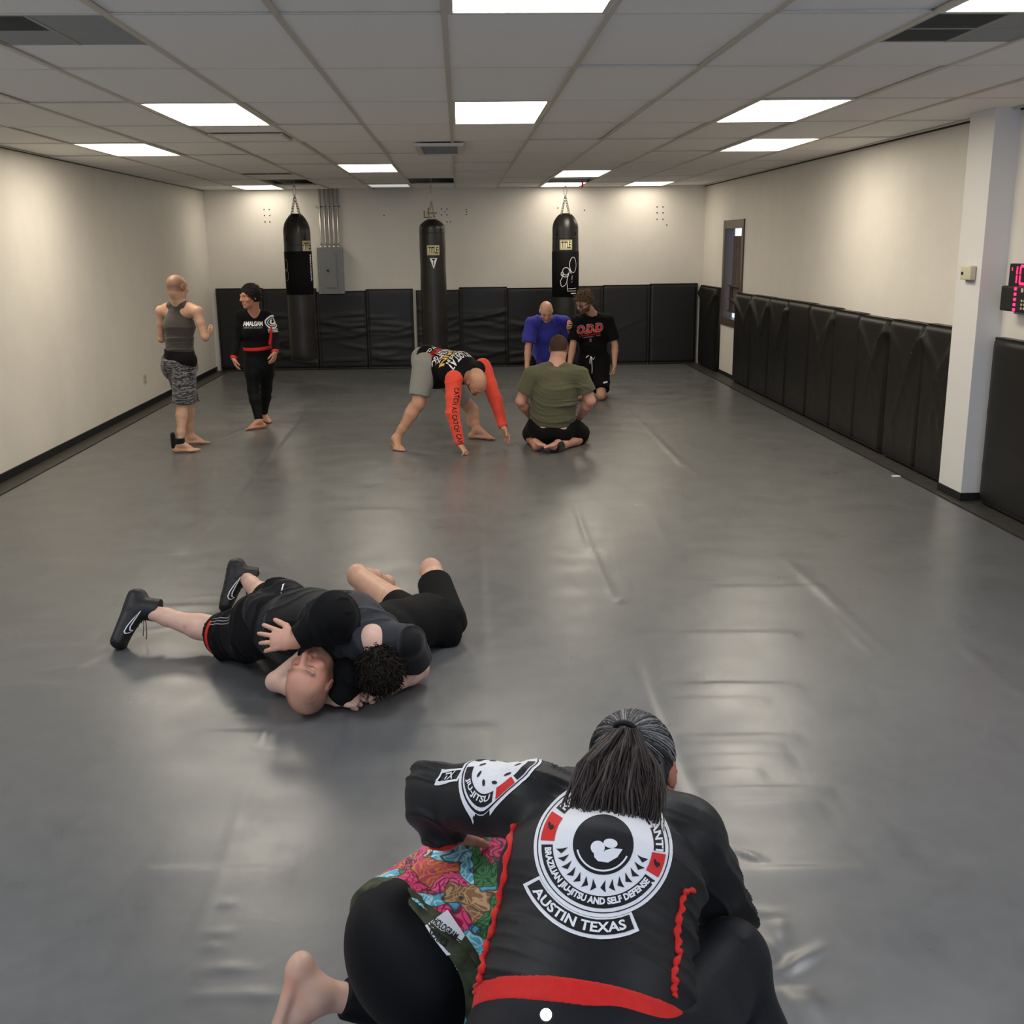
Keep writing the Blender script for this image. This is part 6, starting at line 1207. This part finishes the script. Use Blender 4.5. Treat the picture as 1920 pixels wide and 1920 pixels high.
    # round emblem: rings, lettering, laurel leaves and the arched place name
    oc = at(1131, 1583, 1.60); h = bv.ray_cast(Vector(CAM), Vector(un(ray(1131, 1583))), 4); oc = V(*h[0]) if h[0] is not None else oc; dist = np.linalg.norm(oc-CAM); s_ = 121*dist/F/math.cos(math.radians(16)); R1 = s_
    uu = un(R_*math.cos(.13)-U_*math.sin(.13)); vr = un(R_*math.sin(.13)+U_*math.cos(.13)); nn = V(*h[1]); cast = un(ray(1131, 1583)); vv = vr*1.0
    def dc(name, g, m_, off, ml=.012): return decal(name, (g[0]*R1, g[1]), t, bv, oc, uu, vv, cast, m_, off=off, ml=ml)
    dc('emblem_disc', sector(.34, 1.0, 0, 360, n=72), M['print_white'], .0015)
    dc('emblem_line', sector(.935, .95, 0, 360, n=72), M['print_black'], .0022)
    for a0, a1 in ((30, 150), (188, 332)): dc('emblem_band', sector(.72, .885, a0, a1), M['print_black'], .0022)
    dc('emblem_band', sector(.72, .885, 0, 26), M['print_black'], .0022)
    for a0, a1 in ((155, 184), (336, 358)): dc('emblem_panel', sector(.70, .90, a0, a1), M['print_red'], .0026)
    for a_ in (169, 347): dc('emblem_figure', join2(*[(g[0]+np.array([math.cos(math.radians(a_))*.8, math.sin(math.radians(a_))*.8]), g[1]) for g in (ell2(.022, .045, -.02, .02, .4), ell2(.02, .04, .02, -.02, -.8), ell2(.045, .013, 0, 0, .6))]), M['print_black'], .003)
    dc('emblem_disc_inner', ell2(.43, .43, 0, 0, n=40), M['print_black'], .0022); dc('emblem_ring', sector(.36, .385, 200, 340), M['print_white'], .0028)
    dc('emblem_figure', ell2(.10, .095, -.07, -.06), M['print_white'], .003); dc('emblem_figure', ell2(.10, .065, .10, .02), M['print_white'], .003)
    dc('emblem_figure', (np.array([[-.12, -.12], [-.02, -.14], [.05, -.08], [.14, -.04], [.28, -.04], [.22, -.16], [.10, -.25], [-.04, -.25], [-.10, -.20]]), [[0, 8, 7, 6, 5, 4, 3, 2, 1][::-1]]), M['print_white'], .003)
    for k in range(14):
        a = 195+k*11.4; a += 0 if k < 7 else 4; sg = 1 if k < 7 else -1; ca, sa = math.cos(math.radians(a)), math.sin(math.radians(a)); cx, cy = ca*.585, sa*.585; tx, ty = -sa*sg, ca*sg
        q = [(cx+ca*.085-tx*.02, cy+sa*.085-ty*.02), (cx+tx*.055+ca*.02, cy+ty*.055+sa*.02), (cx-ca*.085-tx*.02, cy-sa*.085-ty*.02), (cx-tx*.012, cy-ty*.012)]; q = q if sg > 0 else q[::-1]
        dc('laurel_leaf', (np.array(q), [[0, 1, 2, 3]]), M['print_black'], .0024)
    dc('emblem_text', arc_text('BRAZILIAN JIU-JITSU AND SELF DEFENSE', .80, .125, 260, 138, .05, True), M['print_white'], .0032, .02)
    dc('emblem_text', arc_text('RIN', .80, .115, 136, 22, .03), M['print_white'], .0032, .02); dc('emblem_text', arc_text('GANTI', .80, .115, 20, 40, .03), M['print_white'], .0032, .02)
    dc('banner_outline', sector(1.005, 1.275, 214, 300), M['print_white'], .0012); dc('banner', sector(1.03, 1.225, 216.5, 297.5), M['print_black'], .0022)
    dc('banner_text', arc_text('AUSTIN TEXAS', 1.128, .135, 257, 72, .03, True), M['print_white'], .0032, .02)
    # the second emblem, on the shoulder of the sleeve
    c2 = at(925, 1432, 1.90); c2p = V(J['SL'])*.5+V(J['EL'])*.5+V(0, 0, .1); al = un(V(J['SL'])-V(J['EL'])); vv2 = un(V(0, .8, .1)-al*np.dot(V(0, .8, .1), al)); cs = un(V(.0, .35, -1)); r2 = .085
    def d2(name, g, m_, off): return decal(name, (g[0]*r2, g[1]), t, bv, c2p+al*.045-V(0, .02, 0), al, vv2, cs, m_, off=off, ml=.01)
    d2('sleeve_emblem', sector(.0, 1., 0, 360, n=48), M['print_white'], .0015); d2('sleeve_emblem_line', sector(.90, .93, 0, 360, n=48), M['print_black'], .0022)
    for a0, a1 in ((190, 290), (330, 380), (60, 170)): d2('sleeve_emblem_band', sector(.68, .86, a0, a1), M['print_black'], .0022)
    d2('sleeve_emblem_text', arc_text('JIU-JITSU', .77, .12, 250, 70, .03, True), M['print_white'], .003); d2('sleeve_emblem_panel', sector(.66, .88, 296, 326), M['print_red'], .0026)
    for k in range(10): d2('sleeve_leaf', ell2(.09, .035, math.cos(k*.628)*.5, math.sin(k*.628)*.5, k*.628+1.), M['print_black'], .0024)
    d2('sleeve_banner', frame2(.7, .34, .06, -1.25, -.35), M['print_white'], .002); d2('sleeve_banner_text', fitbox(text_geo('TX', 1, .03), .3, .18, -1.25, -.35), M['print_white'], .003)
    # hair: cap swept up to the tie, then the hanging ponytail
    C = V(J['HC']); tie = at(1172, 1366, 1.86)
    def streak(a, b, d, c): w = np.clip(.5+.5*np.sin(a*260+b*90+d*60), 0, 1)**5*np.clip((d+.02)/.06, 0, 1); return c*(1-w[:, None]*.8)+V(.20, .20, .20)*w[:, None]*.8
    hair_cap('hair', C, J['hf'], J['hu'], 1.0, t, M['hair'], (.022, .020, .021), [((0, .072, .03), (0, 1, -.25)), ((0, .0, -.045), (0, .55, -.85))], grow=.008, h=.0035, amp=.0012, freq=150, stripe=streak)
    r = np.random.default_rng(17); vs_, fs, tn = [], [], []
    def strand(p0, dir0, L, w0, col, targ, gravity=1., seg=9, stiff=.5):
        p = V(p0); d = un(dir0); k0 = len(vs_); sd = un(np.cross(d, R0*.2+V(0, 1, .3))+r.normal(size=3)*.2)
        ph = r.uniform(0, 6); 
        for q in range(seg+1):
            f_ = q/seg; wd = w0*(.55+.8*math.sin(PI*min(1, f_*.9+.12)))*(1-.75*f_**4); nn = un(np.cross(sd, d)); vs_.extend([p+sd*wd, p-nn*wd*.45, p-sd*wd, p+nn*wd*.45]); tn.extend([V(col)*(1+.25*math.sin(ph+q))]*4)
            g = targ(f_, p); d = un(d*stiff*1.6+g*.8+r.normal(size=3)*.10); sd = un(sd-d*np.dot(sd, d)); p = p+d*L/seg
        for q in range(seg):
            a = k0+4*q
            for e in range(4): fs.append([a+e, a+(e+1) % 4, a+4+(e+1) % 4, a+4+e])
    # swept strands over the skull towards the tie
    xh, yh, zh = frame(J['hf'], J['hu'])
    for i in range(800):
        d = un(r.normal(size=3)); 
        if d[2] < -.25 or d[1] > .80: continue
        rad = V(.083, .103, .091); c0 = C+(xh*0+yh*-.014+zh*.032); p = c0+xh*d[0]*rad[0]+yh*d[1]*rad[1]+zh*d[2]*rad[2]; k0 = len(vs_); n_ = 8; grey = r.random() < (.42 if d[1] > -.2 else .2)
        col = V(.26, .26, .26)*r.uniform(.6, 1.2) if grey else V(.020, .018, .019)*r.uniform(.7, 1.6); wd0 = r.uniform(.0007, .0015)
        tl = V((tie-c0)@xh, (tie-c0)@yh, (tie-c0)@zh)/rad; tl = un(tl)
        for q in range(n_+1):
            f_ = q/n_; dd = un(d*(1-f_)+tl*f_+1e-6); pp = c0+(xh*dd[0]*rad[0]+yh*dd[1]*rad[1]+zh*dd[2]*rad[2])*(1.0+.012*math.sin(f_*PI)); nn = un(pp-c0); td = un(tl-dd+1e-6); tw = xh*td[0]+yh*td[1]+zh*td[2]; sd = un(np.cross(nn, tw)+1e-6); vs_.extend([pp+sd*wd0, pp+nn*wd0*.9, pp-sd*wd0, pp-nn*wd0]); tn.extend([col]*4)
        for q in range(n_):
            a = k0+4*q
            for e in range(4): fs.append([a+e, a+(e+1) % 4, a+4+(e+1) % 4, a+4+e])
    mesh_np('hair_strands', np.array(vs_), np.array(fs), M['hair'], t, tint=np.clip(np.array(tn), 0, 1)); vs_, fs, tn = [], [], []
    # ponytail falls from the tie down over the back, fanning out
    hang = [at(1172, 1366, 1.83), at(1158, 1430, 1.765), at(1152, 1500, 1.715), at(1150, 1612, 1.645)]
    wid_ = [.018, .062, .070, .060]
    for i in range(1500):
        a = r.uniform(-1, 1); b_ = r.uniform(-1, 1)*math.sqrt(max(0, 1-a*a)); dep = -un(ray(1165, 1450)); end = r.uniform(.66, 1.02)+.10*math.sin(a*5+1)-.06*abs(a)+(.10 if a > .45 else 0)+(r.random() < .15)*.08; k0 = len(vs_); seg = 10; wd0 = r.uniform(.0008, .0020); ph = r.uniform(0, 6); wob = r.normal(size=2)*.006
        col = (V(.034, .023, .020) if r.random() < .84 else V(.075, .058, .052))*r.uniform(.5, 1.5); cross = r.normal()*.30
        for q in range(seg+1):
            f_ = q/seg*end; s3 = min(f_*3, 2.999); i0 = int(s3); u_ = s3-i0; ctr = V(hang[i0])*(1-u_)+V(hang[i0+1])*u_ if f_*3 <= 3 else V(hang[3])+(V(hang[3])-V(hang[2]))*(f_*3-3); w_ = wid_[i0]*(1-u_)+wid_[i0+1]*u_; aa = a+cross*(f_-.3)*1.0
            w_ *= 1.0; pp = ctr+R_*w_*aa*(1+.0)+dep*(.020+.5*w_*b_*.55)+R_*(math.sin(f_*7+ph)*.004+math.sin(f_*8+a*4)*.007*f_+wob[0]*f_*1.8)+dep*(math.sin(f_*5+ph)*.004+math.sin(f_*9+a*9)*.006); wd = wd0*(.5+1.*math.sin(PI*min(1, .12+q/seg*.85)))*(1-.7*(q/seg)**5)
            vs_.extend([pp+R_*wd, pp+dep*wd*.5, pp-R_*wd, pp-dep*wd*.5]); tn.extend([col]*4)
        for q in range(seg):
            a_ = k0+4*q
            for e in range(4): fs.append([a_+e, a_+(e+1) % 4, a_+4+(e+1) % 4, a_+4+e])
    mesh_np('ponytail', np.array(vs_), np.array(fs), M['hair'], t, tint=np.clip(np.array(tn), 0, 1))
    MB().ring(tie-un(ray(1172, 1366))*.008, .018, .006, axis=un(V(hang[1])-V(hang[0])), n=20).build('hair_tie', M['black'], t, True)
person_floral(); person_emblem()
print('sculpted quads', PAD_COUNT[0])
